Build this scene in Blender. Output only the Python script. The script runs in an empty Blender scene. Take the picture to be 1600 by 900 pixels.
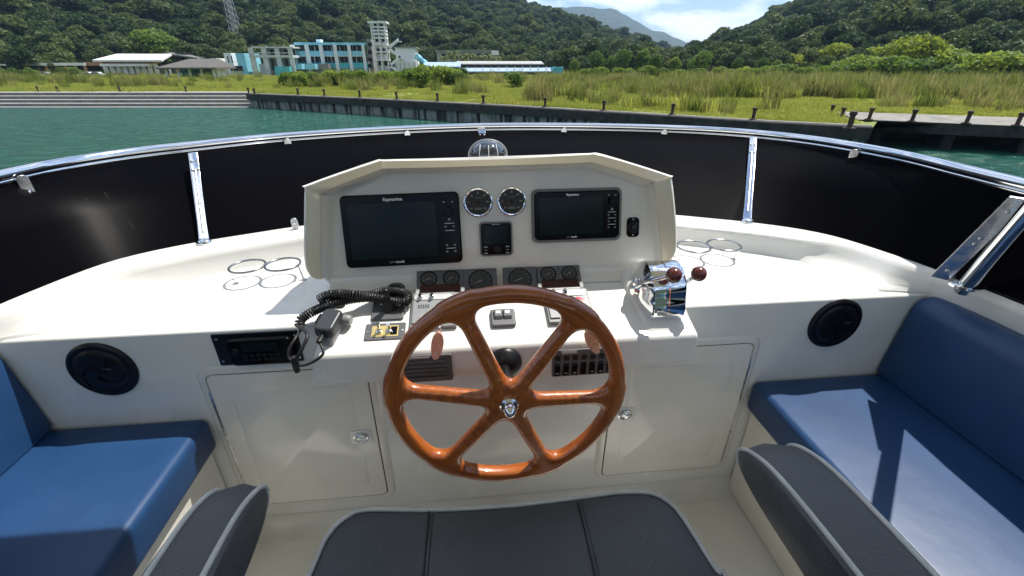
import bpy, bmesh, math, random
import numpy as np
from mathutils import Vector, Matrix
random.seed(7); np.random.seed(7)
R_ = math.radians
sc = bpy.context.scene
COL = sc.collection

# ------------------------------------------------------------------ camera
EYE = np.array([0.0, 0.0, 1.46]); FPX = 700.0; PITCH = R_(26.6); YAW = R_(5.8)
_h = np.array([math.sin(YAW), math.cos(YAW), 0.0])
RT = np.array([math.cos(YAW), -math.sin(YAW), 0.0])
FW = _h * math.cos(PITCH) + np.array([0, 0, -math.sin(PITCH)])
UP = np.cross(RT, FW)
cd = bpy.data.cameras.new('camera'); cam = bpy.data.objects.new('camera', cd); COL.objects.link(cam)
cd.sensor_fit = 'HORIZONTAL'; cd.sensor_width = 36.0; cd.lens = 36.0 * FPX / 1600.0
cd.clip_start = 0.02; cd.clip_end = 20000
cam.matrix_world = Matrix(((RT[0], UP[0], -FW[0], EYE[0]), (RT[1], UP[1], -FW[1], EYE[1]), (RT[2], UP[2], -FW[2], EYE[2]), (0, 0, 0, 1)))
sc.camera = cam

# ------------------------------------------------------------------ sky and sun
SUN_A, SUN_B = 0.42, 0.29          # horizontal run of the sun ray per unit of height (towards +x, +y)
sun_dir = Vector((SUN_A, SUN_B, 1.0)).normalized()
SUN_EL = math.asin(sun_dir.z); SUN_AZ = math.atan2(SUN_A, SUN_B)
w = bpy.data.worlds.new('World'); sc.world = w; w.use_nodes = True
nt = w.node_tree; nt.nodes.clear()
out = nt.nodes.new('ShaderNodeOutputWorld'); bg = nt.nodes.new('ShaderNodeBackground'); bg.inputs[1].default_value = 0.105
sky = nt.nodes.new('ShaderNodeTexSky'); sky.sky_type = 'NISHITA'; sky.sun_disc = False
sky.sun_elevation = SUN_EL; sky.sun_rotation = SUN_AZ; sky.altitude = 0; sky.air_density = 1.0; sky.dust_density = 0.1; sky.ozone_density = 2.2
tc = nt.nodes.new('ShaderNodeTexCoord'); mp = nt.nodes.new('ShaderNodeMapping'); mp.inputs['Scale'].default_value = (1.0, 1.0, 2.6); mp.inputs['Location'].default_value = (6.8, 3.6, 1.6)
nz = nt.nodes.new('ShaderNodeTexNoise'); nz.inputs['Scale'].default_value = 5.5; nz.inputs['Detail'].default_value = 8; nz.inputs['Roughness'].default_value = 0.58; nz.inputs['Distortion'].default_value = 0.4
rp = nt.nodes.new('ShaderNodeValToRGB'); rp.color_ramp.elements[0].position = 0.49; rp.color_ramp.elements[0].color = (0, 0, 0, 1); rp.color_ramp.elements[1].position = 0.64; rp.color_ramp.elements[1].color = (1, 1, 1, 1)
mx = nt.nodes.new('ShaderNodeMixRGB'); mx.inputs[2].default_value = (12.5, 12.7, 13.0, 1)
nt.links.new(tc.outputs['Generated'], mp.inputs[0]); nt.links.new(mp.outputs[0], nz.inputs[0]); nt.links.new(nz.outputs[0], rp.inputs[0])
nt.links.new(rp.outputs[0], mx.inputs[0]); nt.links.new(sky.outputs[0], mx.inputs[1]); nt.links.new(mx.outputs[0], bg.inputs[0]); nt.links.new(bg.outputs[0], out.inputs[0])
sl = bpy.data.lights.new('sun', 'SUN'); sl.energy = 4.6; sl.angle = R_(0.53); sl.color = (1.0, 0.955, 0.88)
so = bpy.data.objects.new('sun', sl); COL.objects.link(so)
so.rotation_euler = sun_dir.to_track_quat('Z', 'Y').to_euler(); so.location = (30, 20, 60)
sc.view_settings.view_transform = 'Standard'; sc.view_settings.look = 'None'; sc.view_settings.gamma = 1.0
sc.view_settings.exposure = 0.55; sc.view_settings.use_curve_mapping = False
sc.render.engine = 'CYCLES'
try:
    sc.cycles.max_bounces = 10; sc.cycles.transparent_max_bounces = 12; sc.cycles.volume_bounces = 0
except Exception: pass

# ------------------------------------------------------------------ pixel helpers (a pixel gives a direction only)
def ray(u, v): return FW + RT * ((u - 800) / FPX) - UP * ((v - 450) / FPX)
def hit(u, v, O, n):
    d = ray(u, v); O = np.array(O, float); n = np.array(n, float)
    return EYE + d * (((O - EYE) @ n) / (d @ n))
def atz(u, v, z): return hit(u, v, (0, 0, z), (0, 0, 1))
def aty(u, v, y): return hit(u, v, (0, y, 0), (0, 1, 0))
def atx(u, v, x): return hit(u, v, (x, 0, 0), (1, 0, 0))
def atdist(u, v, dist):
    d = ray(u, v); return EYE + d * (dist / math.hypot(d[0], d[1]))
class PL:
    """a mounting plane: local x to starboard, local y up the plane, local z out of it"""
    def __init__(s, O, ey):
        s.O = np.array(O, float); s.ex = np.array([1.0, 0, 0]); s.ey = np.array(ey, float); s.ey /= np.linalg.norm(s.ey); s.n = np.cross(s.ex, s.ey)
    def px(s, u, v):
        P = hit(u, v, s.O, s.n) - s.O; return float(P @ s.ex), float(P @ s.ey)
    def w(s, a, b, c=0.0): return s.O + s.ex * a + s.ey * b + s.n * c
    def mat(s, a, b, c=0.0):
        P = s.w(a, b, c); return Matrix(((s.ex[0], s.ey[0], s.n[0], P[0]), (s.ex[1], s.ey[1], s.n[1], P[1]), (s.ex[2], s.ey[2], s.n[2], P[2]), (0, 0, 0, 1)))

# ------------------------------------------------------------------ materials
def newmat(name):
    m = bpy.data.materials.new(name); m.use_nodes = True
    return m, m.node_tree, m.node_tree.nodes['Principled BSDF']
def mat(name, col, rough=0.5, metal=0.0, coat=0.0, spec=0.5, var=0.0, vscale=6.0, bump=0.0, bscale=60.0, rvar=0.0, trans=0.0, col2=None, detail=5.0, emit=None, coatr=0.05, stretch=None):
    m, t, p = newmat(name)
    p.inputs['Base Color'].default_value = (*col, 1); p.inputs['Roughness'].default_value = rough; p.inputs['Metallic'].default_value = metal
    p.inputs['Coat Weight'].default_value = coat; p.inputs['Coat Roughness'].default_value = coatr; p.inputs['Specular IOR Level'].default_value = spec
    p.inputs['Transmission Weight'].default_value = trans
    if emit: p.inputs['Emission Color'].default_value = (*emit[:3], 1); p.inputs['Emission Strength'].default_value = emit[3]
    co = None
    if var or bump or rvar or col2:
        tcn = t.nodes.new('ShaderNodeTexCoord'); co = tcn.outputs['Object']
        if stretch:
            mpn = t.nodes.new('ShaderNodeMapping'); mpn.inputs['Scale'].default_value = stretch; t.links.new(co, mpn.inputs[0]); co = mpn.outputs[0]
    if var or col2 or rvar:
        n = t.nodes.new('ShaderNodeTexNoise'); n.inputs['Scale'].default_value = vscale; n.inputs['Detail'].default_value = detail; t.links.new(co, n.inputs[0])
        if var or col2:
            c = t.nodes.new('ShaderNodeValToRGB'); a, b = c.color_ramp.elements; a.position = 0.3; b.position = 0.72
            lo = col if col2 else tuple(max(0, x * (1 - var)) for x in col); hi = col2 if col2 else tuple(min(1, x * (1 + var)) for x in col)
            a.color = (*lo, 1); b.color = (*hi, 1); t.links.new(n.outputs[0], c.inputs[0]); t.links.new(c.outputs[0], p.inputs['Base Color'])
        if rvar:
            r = t.nodes.new('ShaderNodeMapRange'); r.inputs[1].default_value = 0.3; r.inputs[2].default_value = 0.7; r.inputs[3].default_value = max(0.02, rough - rvar); r.inputs[4].default_value = rough + rvar
            t.links.new(n.outputs[0], r.inputs[0]); t.links.new(r.outputs[0], p.inputs['Roughness'])
    if bump:
        n2 = t.nodes.new('ShaderNodeTexNoise'); n2.inputs['Scale'].default_value = bscale; n2.inputs['Detail'].default_value = 3; t.links.new(co, n2.inputs[0])
        b = t.nodes.new('ShaderNodeBump'); b.inputs['Strength'].default_value = bump; b.inputs['Distance'].default_value = 0.002; t.links.new(n2.outputs[0], b.inputs['Height']); t.links.new(b.outputs[0], p.inputs['Normal'])
    return m

MT = {}
MT['gel'] = mat('gelcoat_cream', (0.80, 0.77, 0.69), 0.18, coat=0.3, var=0.06, vscale=7, rvar=0.08, coatr=0.08, bump=0.12, bscale=14, detail=9)
MT['gelwhite'] = mat('gelcoat_white', (0.79, 0.775, 0.725), 0.22, coat=0.25, var=0.05, vscale=8, rvar=0.08, bump=0.12, bscale=14, detail=9)
MT['lip'] = mat('gelcoat_rim_light_tint', (0.72, 0.63, 0.46), 0.2, coat=0.4, var=0.03, vscale=4)  # browner than the face: slanted light and brown reflection put into the colour
MT['floor'] = mat('deck_nonskid', (0.85, 0.825, 0.745), 0.42, var=0.05, vscale=5, bump=0.25, bscale=700)
MT['chrome'] = mat('polished_stainless', (0.80, 0.81, 0.83), 0.07, 1.0, rvar=0.03, vscale=20)
MT['steelb'] = mat('brushed_stainless', (0.38, 0.38, 0.38), 0.22, 1.0)
MT['darkgrey'] = mat('dark_grey_plastic', (0.04, 0.043, 0.047), 0.35)
MT['steel'] = mat('worn_stainless', (0.55, 0.55, 0.55), 0.28, 1.0, rvar=0.12, vscale=40)
MT['black'] = mat('black_plastic', (0.007, 0.007, 0.008), 0.34, spec=0.35, rvar=0.06, vscale=30)
MT['blackgloss'] = mat('black_gloss', (0.003, 0.003, 0.004), 0.14, spec=0.18)
MT['screenpanel'] = mat('smoked_black_acrylic', (0.002, 0.002, 0.003), 0.30, spec=0.018, rvar=0.04, vscale=2.0)
MT['screen'] = mat('display_glass', (0.008, 0.015, 0.017), 0.12, spec=0.2)
MT['greyp'] = mat('grey_plastic', (0.10, 0.10, 0.105), 0.45, bump=0.1, bscale=900)
MT['midgrey'] = mat('mid_grey_plastic', (0.20, 0.20, 0.19), 0.4)
MT['lightgrey'] = mat('light_grey_panel', (0.27, 0.28, 0.285), 0.38, var=0.04, vscale=30)
MT['silver'] = mat('silver_trim', (0.62, 0.62, 0.61), 0.35, 0.3)
MT['redwin'] = mat('dark_red_window', (0.035, 0.004, 0.006), 0.08)
MT['red'] = mat('red_button', (0.62, 0.015, 0.04), 0.3)
MT['white'] = mat('white_print', (0.75, 0.75, 0.75), 0.5)
MT['dimwhite'] = mat('grey_print', (0.34, 0.34, 0.34), 0.5)
MT['dial'] = mat('dial_face', (0.028, 0.028, 0.028), 0.5)
MT['lcd'] = mat('lcd_window', (0.13, 0.15, 0.13), 0.3)
MT['needle'] = mat('needle_red', (0.35, 0.02, 0.02), 0.4)
MT['needlew'] = mat('needle_pale', (0.45, 0.42, 0.33), 0.4)
MT['burg'] = mat('burgundy_knob', (0.105, 0.018, 0.012), 0.22, coat=0.5)
MT['brass'] = mat('brass_plate', (0.70, 0.55, 0.22), 0.35, 0.6, var=0.15, vscale=60)
MT['tag'] = mat('key_tag_wood', (0.85, 0.46, 0.34), 0.25, coat=0.8, var=0.2, vscale=60, stretch=(6, 1, 1))
MT['tagb'] = mat('key_tag_cork', (0.66, 0.40, 0.24), 0.4, coat=0.3, var=0.35, vscale=160)
MT['pipe'] = mat('white_piping', (0.60, 0.60, 0.57), 0.45, var=0.12, vscale=30)
MT['rubber'] = mat('black_rubber', (0.012, 0.012, 0.013), 0.5)
MT['shadegap'] = mat('dark_gap_shade', (0.035, 0.03, 0.025), 0.8)  # dark tone standing in for the shade inside the door gaps
MT['canvas'] = mat('bimini_canvas', (0.55, 0.52, 0.45), 0.85, bump=0.2, bscale=500)
_c = MT['canvas']; _t = _c.node_tree; _tr = _t.nodes.new('ShaderNodeBsdfTranslucent'); _tr.inputs[0].default_value = (0.85, 0.80, 0.68, 1); _m = _t.nodes.new('ShaderNodeMixShader'); _m.inputs[0].default_value = 0.30
_t.links.new(_t.nodes['Principled BSDF'].outputs[0], _m.inputs[1]); _t.links.new(_tr.outputs[0], _m.inputs[2]); _t.links.new(_m.outputs[0], _t.nodes['Material Output'].inputs[0])
MT['hull'] = mat('hull_white', (0.75, 0.75, 0.72), 0.3)

def leather(name, col, col2, rough, bscale, bump, sheen=0.0, coat=0.0, sv=3.0, specks=False):
    m, t, p = newmat(name)
    tcn = t.nodes.new('ShaderNodeTexCoord'); n = t.nodes.new('ShaderNodeTexNoise'); n.inputs['Scale'].default_value = sv; n.inputs['Detail'].default_value = 6; n.inputs['Roughness'].default_value = 0.65
    c = t.nodes.new('ShaderNodeValToRGB'); c.color_ramp.elements[0].position = 0.35; c.color_ramp.elements[1].position = 0.68
    c.color_ramp.elements[0].color = (*col, 1); c.color_ramp.elements[1].color = (*col2, 1)
    t.links.new(tcn.outputs['Object'], n.inputs[0]); t.links.new(n.outputs[0], c.inputs[0]); t.links.new(c.outputs[0], p.inputs['Base Color'])
    v = t.nodes.new('ShaderNodeTexVoronoi'); v.inputs['Scale'].default_value = bscale; v.feature = 'F1'
    t.links.new(tcn.outputs['Object'], v.inputs['Vector'])
    b = t.nodes.new('ShaderNodeBump'); b.inputs['Strength'].default_value = bump; b.inputs['Distance'].default_value = 0.0015
    n3 = t.nodes.new('ShaderNodeTexNoise'); n3.inputs['Scale'].default_value = 9; n3.inputs['Detail'].default_value = 3; t.links.new(tcn.outputs['Object'], n3.inputs[0])
    b2 = t.nodes.new('ShaderNodeBump'); b2.inputs['Strength'].default_value = 0.25 if specks else 0.12; b2.inputs['Distance'].default_value = 0.012; t.links.new(n3.outputs[0], b2.inputs['Height'])
    t.links.new(v.outputs['Distance'], b.inputs['Height']); t.links.new(b2.outputs[0], b.inputs['Normal']); t.links.new(b.outputs[0], p.inputs['Normal'])
    r = t.nodes.new('ShaderNodeMapRange'); r.inputs[3].default_value = rough - (0.07 if specks else 0.02); r.inputs[4].default_value = rough + (0.1 if specks else 0.03); t.links.new(n.outputs[0], r.inputs[0]); t.links.new(r.outputs[0], p.inputs['Roughness'])
    if specks:
        v2 = t.nodes.new('ShaderNodeTexVoronoi'); v2.inputs['Scale'].default_value = 95; t.links.new(tcn.outputs['Object'], v2.inputs['Vector'])
        lt = t.nodes.new('ShaderNodeMath'); lt.operation = 'LESS_THAN'; lt.inputs[1].default_value = 0.13; t.links.new(v2.outputs['Distance'], lt.inputs[0])
        gt = t.nodes.new('ShaderNodeMath'); gt.operation = 'GREATER_THAN'; gt.inputs[1].default_value = 0.52; t.links.new(n3.outputs[0], gt.inputs[0])
        ml = t.nodes.new('ShaderNodeMath'); ml.operation = 'MULTIPLY'; t.links.new(lt.outputs[0], ml.inputs[0]); t.links.new(gt.outputs[0], ml.inputs[1])
        dk = t.nodes.new('ShaderNodeMixRGB'); dk.inputs[2].default_value = (0.022, 0.024, 0.027, 1); t.links.new(ml.outputs[0], dk.inputs[0]); t.links.new(c.outputs[0], dk.inputs[1]); t.links.new(dk.outputs[0], p.inputs['Base Color'])
    p.inputs['Coat Weight'].default_value = coat; p.inputs['Coat Roughness'].default_value = 0.35
    return m
MT['vinyl'] = leather('blue_vinyl', (0.009, 0.043, 0.128), (0.016, 0.063, 0.168), 0.40, 900, 0.12)
MT['grey_leather'] = leather('charcoal_leather', (0.062, 0.067, 0.074), (0.088, 0.094, 0.102), 0.40, 300, 0.5, sv=5, specks=True)

def wood_mat():
    m, t, p = newmat('varnished_mahogany')
    N = t.nodes.new; L = t.links.new
    tcn = N('ShaderNodeTexCoord'); sep = N('ShaderNodeSeparateXYZ'); L(tcn.outputs['Object'], sep.inputs[0])
    at = N('ShaderNodeMath'); at.operation = 'ARCTAN2'; L(sep.outputs['Z'], at.inputs[0]); L(sep.outputs['X'], at.inputs[1])
    x2 = N('ShaderNodeMath'); x2.operation = 'MULTIPLY'; L(sep.outputs['X'], x2.inputs[0]); L(sep.outputs['X'], x2.inputs[1])
    z2 = N('ShaderNodeMath'); z2.operation = 'MULTIPLY'; L(sep.outputs['Z'], z2.inputs[0]); L(sep.outputs['Z'], z2.inputs[1])
    ad = N('ShaderNodeMath'); L(x2.outputs[0], ad.inputs[0]); L(z2.outputs[0], ad.inputs[1])
    rr = N('ShaderNodeMath'); rr.operation = 'SQRT'; L(ad.outputs[0], rr.inputs[0])
    cb = N('ShaderNodeCombineXYZ'); sa = N('ShaderNodeMath'); sa.operation = 'MULTIPLY'; sa.inputs[1].default_value = 0.9; L(at.outputs[0], sa.inputs[0])
    sr = N('ShaderNodeMath'); sr.operation = 'MULTIPLY'; sr.inputs[1].default_value = 42; L(rr.outputs[0], sr.inputs[0])
    sy = N('ShaderNodeMath'); sy.operation = 'MULTIPLY'; sy.inputs[1].default_value = 42; L(sep.outputs['Y'], sy.inputs[0])
    L(sa.outputs[0], cb.inputs[0]); L(sr.outputs[0], cb.inputs[1]); L(sy.outputs[0], cb.inputs[2])
    n = N('ShaderNodeTexNoise'); n.inputs['Scale'].default_value = 3.0; n.inputs['Detail'].default_value = 7; n.inputs['Distortion'].default_value = 0.6; L(cb.outputs[0], n.inputs[0])
    c = N('ShaderNodeValToRGB'); e = c.color_ramp.elements
    e[0].position = 0.30; e[0].color = (0.24, 0.055, 0.009, 1); e[1].position = 0.72; e[1].color = (0.50, 0.145, 0.019, 1)
    k = e.new(0.5); k.color = (0.37, 0.092, 0.012, 1)
    L(n.outputs[0], c.inputs[0])
    # glue lines at the joints of the rim segments and along the middle of each spoke
    s6 = N('ShaderNodeMath'); s6.operation = 'MULTIPLY_ADD'; s6.inputs[1].default_value = 3.0; s6.inputs[2].default_value = -R_(53) * 3; L(at.outputs[0], s6.inputs[0])
    sn = N('ShaderNodeMath'); sn.operation = 'SINE'; L(s6.outputs[0], sn.inputs[0])
    ab = N('ShaderNodeMath'); ab.operation = 'ABSOLUTE'; L(sn.outputs[0], ab.inputs[0])
    ar = N('ShaderNodeMath'); ar.operation = 'MULTIPLY'; L(ab.outputs[0], ar.inputs[0]); L(rr.outputs[0], ar.inputs[1])
    lt = N('ShaderNodeMath'); lt.operation = 'LESS_THAN'; lt.inputs[1].default_value = 0.0028; L(ar.outputs[0], lt.inputs[0])
    gt = N('ShaderNodeMath'); gt.operation = 'LESS_THAN'; gt.inputs[1].default_value = 0.085; L(rr.outputs[0], gt.inputs[0])
    ml = N('ShaderNodeMath'); ml.operation = 'MULTIPLY'; L(lt.outputs[0], ml.inputs[0]); L(gt.outputs[0], ml.inputs[1])
    s7 = N('ShaderNodeMath'); s7.operation = 'MULTIPLY_ADD'; s7.inputs[1].default_value = 3.0; s7.inputs[2].default_value = -R_(74) * 3; L(at.outputs[0], s7.inputs[0])
    sn7 = N('ShaderNodeMath'); sn7.operation = 'SINE'; L(s7.outputs[0], sn7.inputs[0])
    ab7 = N('ShaderNodeMath'); ab7.operation = 'ABSOLUTE'; L(sn7.outputs[0], ab7.inputs[0])
    lt7 = N('ShaderNodeMath'); lt7.operation = 'LESS_THAN'; lt7.inputs[1].default_value = 0.012; L(ab7.outputs[0], lt7.inputs[0])
    gt7 = N('ShaderNodeMath'); gt7.operation = 'GREATER_THAN'; gt7.inputs[1].default_value = 0.20; L(rr.outputs[0], gt7.inputs[0])
    ml7 = N('ShaderNodeMath'); ml7.operation = 'MULTIPLY'; L(lt7.outputs[0], ml7.inputs[0]); L(gt7.outputs[0], ml7.inputs[1])
    mx_ = N('ShaderNodeMath'); mx_.operation = 'MAXIMUM'; L(ml.outputs[0], mx_.inputs[0]); L(ml7.outputs[0], mx_.inputs[1])
    sc_ = N('ShaderNodeMath'); sc_.operation = 'MULTIPLY'; sc_.inputs[1].default_value = 0.55; L(mx_.outputs[0], sc_.inputs[0])
    mixc = N('ShaderNodeMixRGB'); mixc.inputs[2].default_value = (0.50, 0.24, 0.08, 1); L(sc_.outputs[0], mixc.inputs[0]); L(c.outputs[0], mixc.inputs[1])
    L(mixc.outputs[0], p.inputs['Base Color'])
    p.inputs['Roughness'].default_value = 0.35; p.inputs['Coat Weight'].default_value = 1.0; p.inputs['Coat Roughness'].default_value = 0.04
    return m
MT['wood'] = wood_mat()

# ------------------------------------------------------------------ mesh helpers
def M(name, vs, fs, m, parent=None, smooth=None, bev=0.0, seg=2, mw=None):
    me = bpy.data.meshes.new(name); me.from_pydata([tuple(map(float, v)) for v in vs], [], fs); me.update()
    return finish(name, me, m, parent, smooth, bev, seg, mw)
def finish(name, me, m, parent=None, smooth=None, bev=0.0, seg=2, mw=None):
    bm = bmesh.new(); bm.from_mesh(me); bmesh.ops.recalc_face_normals(bm, faces=bm.faces); bm.to_mesh(me); bm.free()
    o = bpy.data.objects.new(name, me); COL.objects.link(o)
    me.materials.append(MT[m] if isinstance(m, str) else m)
    if bev:
        b = o.modifiers.new('bevel', 'BEVEL'); b.width = bev; b.segments = seg; b.limit_method = 'ANGLE'; b.angle_limit = R_(35)
        for p in me.polygons: p.use_smooth = True
        try: me.set_sharp_from_angle(angle=R_(32))
        except Exception: pass
        b.harden_normals = False
        if smooth is None: smooth = 60
    if smooth:
        for p in me.polygons: p.use_smooth = True
        if not bev:
            try: me.set_sharp_from_angle(angle=R_(smooth))
            except Exception: pass
        else:
            # bevelled edges: clear the sharp marks so the round reads smooth
            at = me.attributes.get('sharp_edge')
            if at: me.attributes.remove(at)
            wn = o.modifiers.new('wn', 'WEIGHTED_NORMAL'); wn.keep_sharp = True
    if parent is not None: o.parent = parent
    if mw is not None: o.matrix_local = mw
    return o
def T(name, label, cat, group=None, mw=None, loc=None):
    e = bpy.data.objects.new(name, None); COL.objects.link(e); e.empty_display_size = 0.05
    tag(e, label, cat, group)
    if mw is not None: e.matrix_world = mw
    if loc is not None: e.location = tuple(map(float, loc))
    return e
def tag(o, label, cat, group=None):
    o['label'] = label; o['category'] = cat
    if group: o['group'] = group
    return o
def struct(o): o['kind'] = 'structure'; return o
def rrect(w, h, r, n=5, cx=0.0, cy=0.0):
    pts = []; r = min(r, w / 2 - 1e-5, h / 2 - 1e-5)
    for (sx, sy, a0) in ((1, -1, -90), (1, 1, 0), (-1, 1, 90), (-1, -1, 180)):
        for i in range(n + 1):
            a = R_(a0 + 90 * i / n); pts.append((cx + sx * (w / 2 - r) + r * math.cos(a), cy + sy * (h / 2 - r) + r * math.sin(a)))
    return pts
def prism(name, poly, z0, z1, m, parent=None, bev=0.0, seg=2, top=None, smooth=30, fn=None):
    """poly in local xy extruded along local z; top = other outline for the z1 end; fn maps (x,y,z) to the final point"""
    n = len(poly); t = top or poly
    vs = [(x, y, z0) for x, y in poly] + [(x, y, z1) for x, y in t]
    fs = [list(range(n))[::-1], list(range(n, 2 * n))] + [[i, (i + 1) % n, n + (i + 1) % n, n + i] for i in range(n)]
    if fn: vs = [fn(*v) for v in vs]
    return M(name, vs, fs, m, parent, smooth=smooth, bev=bev, seg=seg)
def box(name, a, b, m, parent=None, bev=0.0, seg=2):
    return prism(name, [(a[0], a[1]), (b[0], a[1]), (b[0], b[1]), (a[0], b[1])], a[2], b[2], m, parent, bev, seg)
def tubemesh(path, r, n=10, closed=False, sq=None):
    P = [Vector(tuple(map(float, p))) for p in path]; N = len(P); vs = []; fs = []
    rad = r if hasattr(r, '__len__') else [r] * N
    up = None
    for i in range(N):
        if closed: t = (P[(i + 1) % N] - P[i - 1])
        else: t = P[min(i + 1, N - 1)] - P[max(i - 1, 0)]
        t.normalize()
        if up is None:
            up = Vector((0, 0, 1)) if abs(t.z) < 0.9 else Vector((0, 1, 0))
        s = t.cross(up)
        if s.length < 1e-6: s = t.cross(Vector((1, 0, 0)))
        s.normalize(); up = s.cross(t).normalized()
        for k in range(n):
            a = 2 * math.pi * k / n; c_, s_ = math.cos(a), math.sin(a)
            if sq: c_ *= sq[0]; s_ *= sq[1]
            vs.append(P[i] + (s * c_ + up * s_) * rad[i])
    for i in range(N if closed else N - 1):
        j = (i + 1) % N
        for k in range(n):
            fs.append([i * n + k, i * n + (k + 1) % n, j * n + (k + 1) % n, j * n + k])
    if not closed: fs += [list(range(n))[::-1], [(N - 1) * n + k for k in range(n)]]
    return vs, fs
def tube(name, path, r, m, parent=None, n=10, closed=False, sq=None):
    vs, fs = tubemesh(path, r, n, closed, sq); return M(name, vs, fs, m, parent, smooth=50)
def lathe(name, prof, m, parent=None, n=32, axis='z', c=(0, 0, 0), smooth=40):
    vs = []; fs = []
    for (r, z) in prof:
        for k in range(n):
            a = 2 * math.pi * k / n; p = (r * math.cos(a), r * math.sin(a), z)
            if axis == 'x': p = (p[2], p[0], p[1])
            elif axis == 'y': p = (p[0], p[2], p[1])
            vs.append((p[0] + c[0], p[1] + c[1], p[2] + c[2]))
    L = len(prof)
    for i in range(L - 1):
        for k in range(n): fs.append([i * n + k, i * n + (k + 1) % n, (i + 1) * n + (k + 1) % n, (i + 1) * n + k])
    fs += [list(range(n))[::-1], [(L - 1) * n + k for k in range(n)]]
    return M(name, vs, fs, m, parent, smooth=smooth)
def sphere(name, c, r, m, parent=None, s=(1, 1, 1), n=24):
    prof = [(max(1e-4, r * math.sin(math.pi * i / 14)), -r * math.cos(math.pi * i / 14)) for i in range(15)]
    o = lathe(name, prof, m, parent, n); 
    for v in o.data.vertices: v.co = Vector((v.co.x * s[0] + c[0], v.co.y * s[1] + c[1], v.co.z * s[2] + c[2]))
    return o
def text(name, s, size, x, y, z, m, parent, align='CENTER', bold=0.0, rot=0.0):
    cu = bpy.data.curves.new(name, 'FONT'); cu.body = s; cu.size = size; cu.align_x = align; cu.align_y = 'CENTER'; cu.offset = bold; cu.resolution_u = 2
    o = bpy.data.objects.new('tmp_text', cu); COL.objects.link(o)
    me = bpy.data.meshes.new_from_object(o.evaluated_get(bpy.context.evaluated_depsgraph_get())); bpy.data.objects.remove(o)
    me.materials.clear(); me.materials.append(MT[m]); r = bpy.data.objects.new(name, me); COL.objects.link(r); r.parent = parent
    r.location = (x, y, z); r.rotation_euler = (0, 0, rot); return r
def catmull(pts, n=8, closed=False):
    P = [np.array(p, float) for p in pts]; out = []; N = len(P)
    for i in range(N if closed else N - 1):
        if closed: p0, p1, p2, p3 = P[i - 1], P[i], P[(i + 1) % N], P[(i + 2) % N]
        else: p0, p1, p2, p3 = P[max(i - 1, 0)], P[i], P[i + 1], P[min(i + 2, N - 1)]
        for k in range(n):
            t = k / n; out.append(0.5 * ((2 * p1) + (-p0 + p2) * t + (2 * p0 - 5 * p1 + 4 * p2 - p3) * t * t + (-p0 + 3 * p1 - 3 * p2 + p3) * t ** 3))
    if not closed: out.append(P[-1])
    return out
def resample(pts, n):
    P = np.array(pts, float); d = np.r_[0, np.cumsum(np.linalg.norm(np.diff(P, axis=0), axis=1))]; t = np.linspace(0, d[-1], n)
    return np.stack([np.interp(t, d, P[:, k]) for k in range(P.shape[1])], 1)
def loft(name, loops, m, parent=None, closed=False, caps=False, smooth=40, bev=0.0, seg=2):
    n = len(loops[0]); vs = [p for l in loops for p in l]; fs = []
    for i in range(len(loops) - 1):
        for k in range(n if closed else n - 1):
            j = (k + 1) % n; fs.append([i * n + k, i * n + j, (i + 1) * n + j, (i + 1) * n + k])
    if caps: fs += [list(range(n))[::-1], [(len(loops) - 1) * n + k for k in range(n)]]
    return M(name, vs, fs, m, parent, smooth=smooth, bev=bev, seg=seg)
def smoothstep(x): x = np.clip(x, 0, 1); return x * x * (3 - 2 * x)

# ================================================================== FLYBRIDGE
CX = 0.06
b15 = R_(15)
LIP = PL((0.07, 1.110, 1.197), (0, math.sin(b15), math.cos(b15)))
FACE = PL((0.07, 1.142, 1.197), (0, math.sin(b15), math.cos(b15)))
s19 = R_(18.8)
SHELF = PL((0.09, 0.880, 0.872), (0, math.cos(s19), math.sin(s19)))
FRONT = PL((0.09, 0.872, 0.83), (0, 0, 1))
WALLY = 0.962
WALL = PL((0.052, WALLY, 0.55), (0, 0, 1))
ZC, ZR = 0.966, 1.205

# --- deck floor
fl = box('deck_floor', (-1.12, -2.2, 0.10), (1.28, 1.0, 0.20), 'floor'); struct(fl); fl['label'] = 'cream moulded deck floor below the steering wheel'
# --- coaming curve (windscreen foot) and rail curve
half = [(1.225, -1.6), (1.225, 0.2), (1.215, 0.80), (1.19, 0.98), (1.165, 1.1), (1.11, 1.265), (1.03, 1.355), (0.915, 1.43), (0.78, 1.495), (0.68, 1.54), (0.4, 1.64), (0.0, 1.69)]
full = [(0.08 - x, y) for x, y in half] + [(0.08 + x, y) for x, y in half[::-1][1:]]
full = [(x * 0.978, y * 0.978) for x, y in full]
C2 = resample(catmull(full, 10), 150)
tg = np.gradient(C2, axis=0); tg /= np.linalg.norm(tg, axis=1)[:, None]
NR = np.stack([-tg[:, 1], tg[:, 0]], 1)          # outboard normal
if (NR[75] @ np.array([0, 1])) < 0: NR = -NR
wr = 0.05 * smoothstep((C2[:, 1] - 0.95) / 0.03) + 0.095 * smoothstep((C2[:, 1] - 0.98) / 0.34)
def cl(off, z): return [(*(C2[i] + NR[i] * (off[i] if hasattr(off, '__len__') else off)), (z[i] if hasattr(z, '__len__') else z)) for i in range(150)]
con = T('helm_console', 'cream moulded helm console with side counters, sloped shelf and hooded instrument face', 'helm console', loc=(CX, 1.0, 0.2))
def inv(o):
    o.matrix_parent_inverse = o.parent.matrix_world.inverted(); return o
bpy.context.view_layer.update()
def cp(o):
    o.parent = con; o.matrix_parent_inverse = Matrix.Translation((-CX, -1.0, -0.2)); return o
zin = 0.90 - 0.35 * (1 - smoothstep((C2[:, 1] - 0.93) / 0.06))
fr_ = smoothstep((C2[:, 1] - 1.14) / 0.20)                # 1 along the front, 0 along the sides
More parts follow.
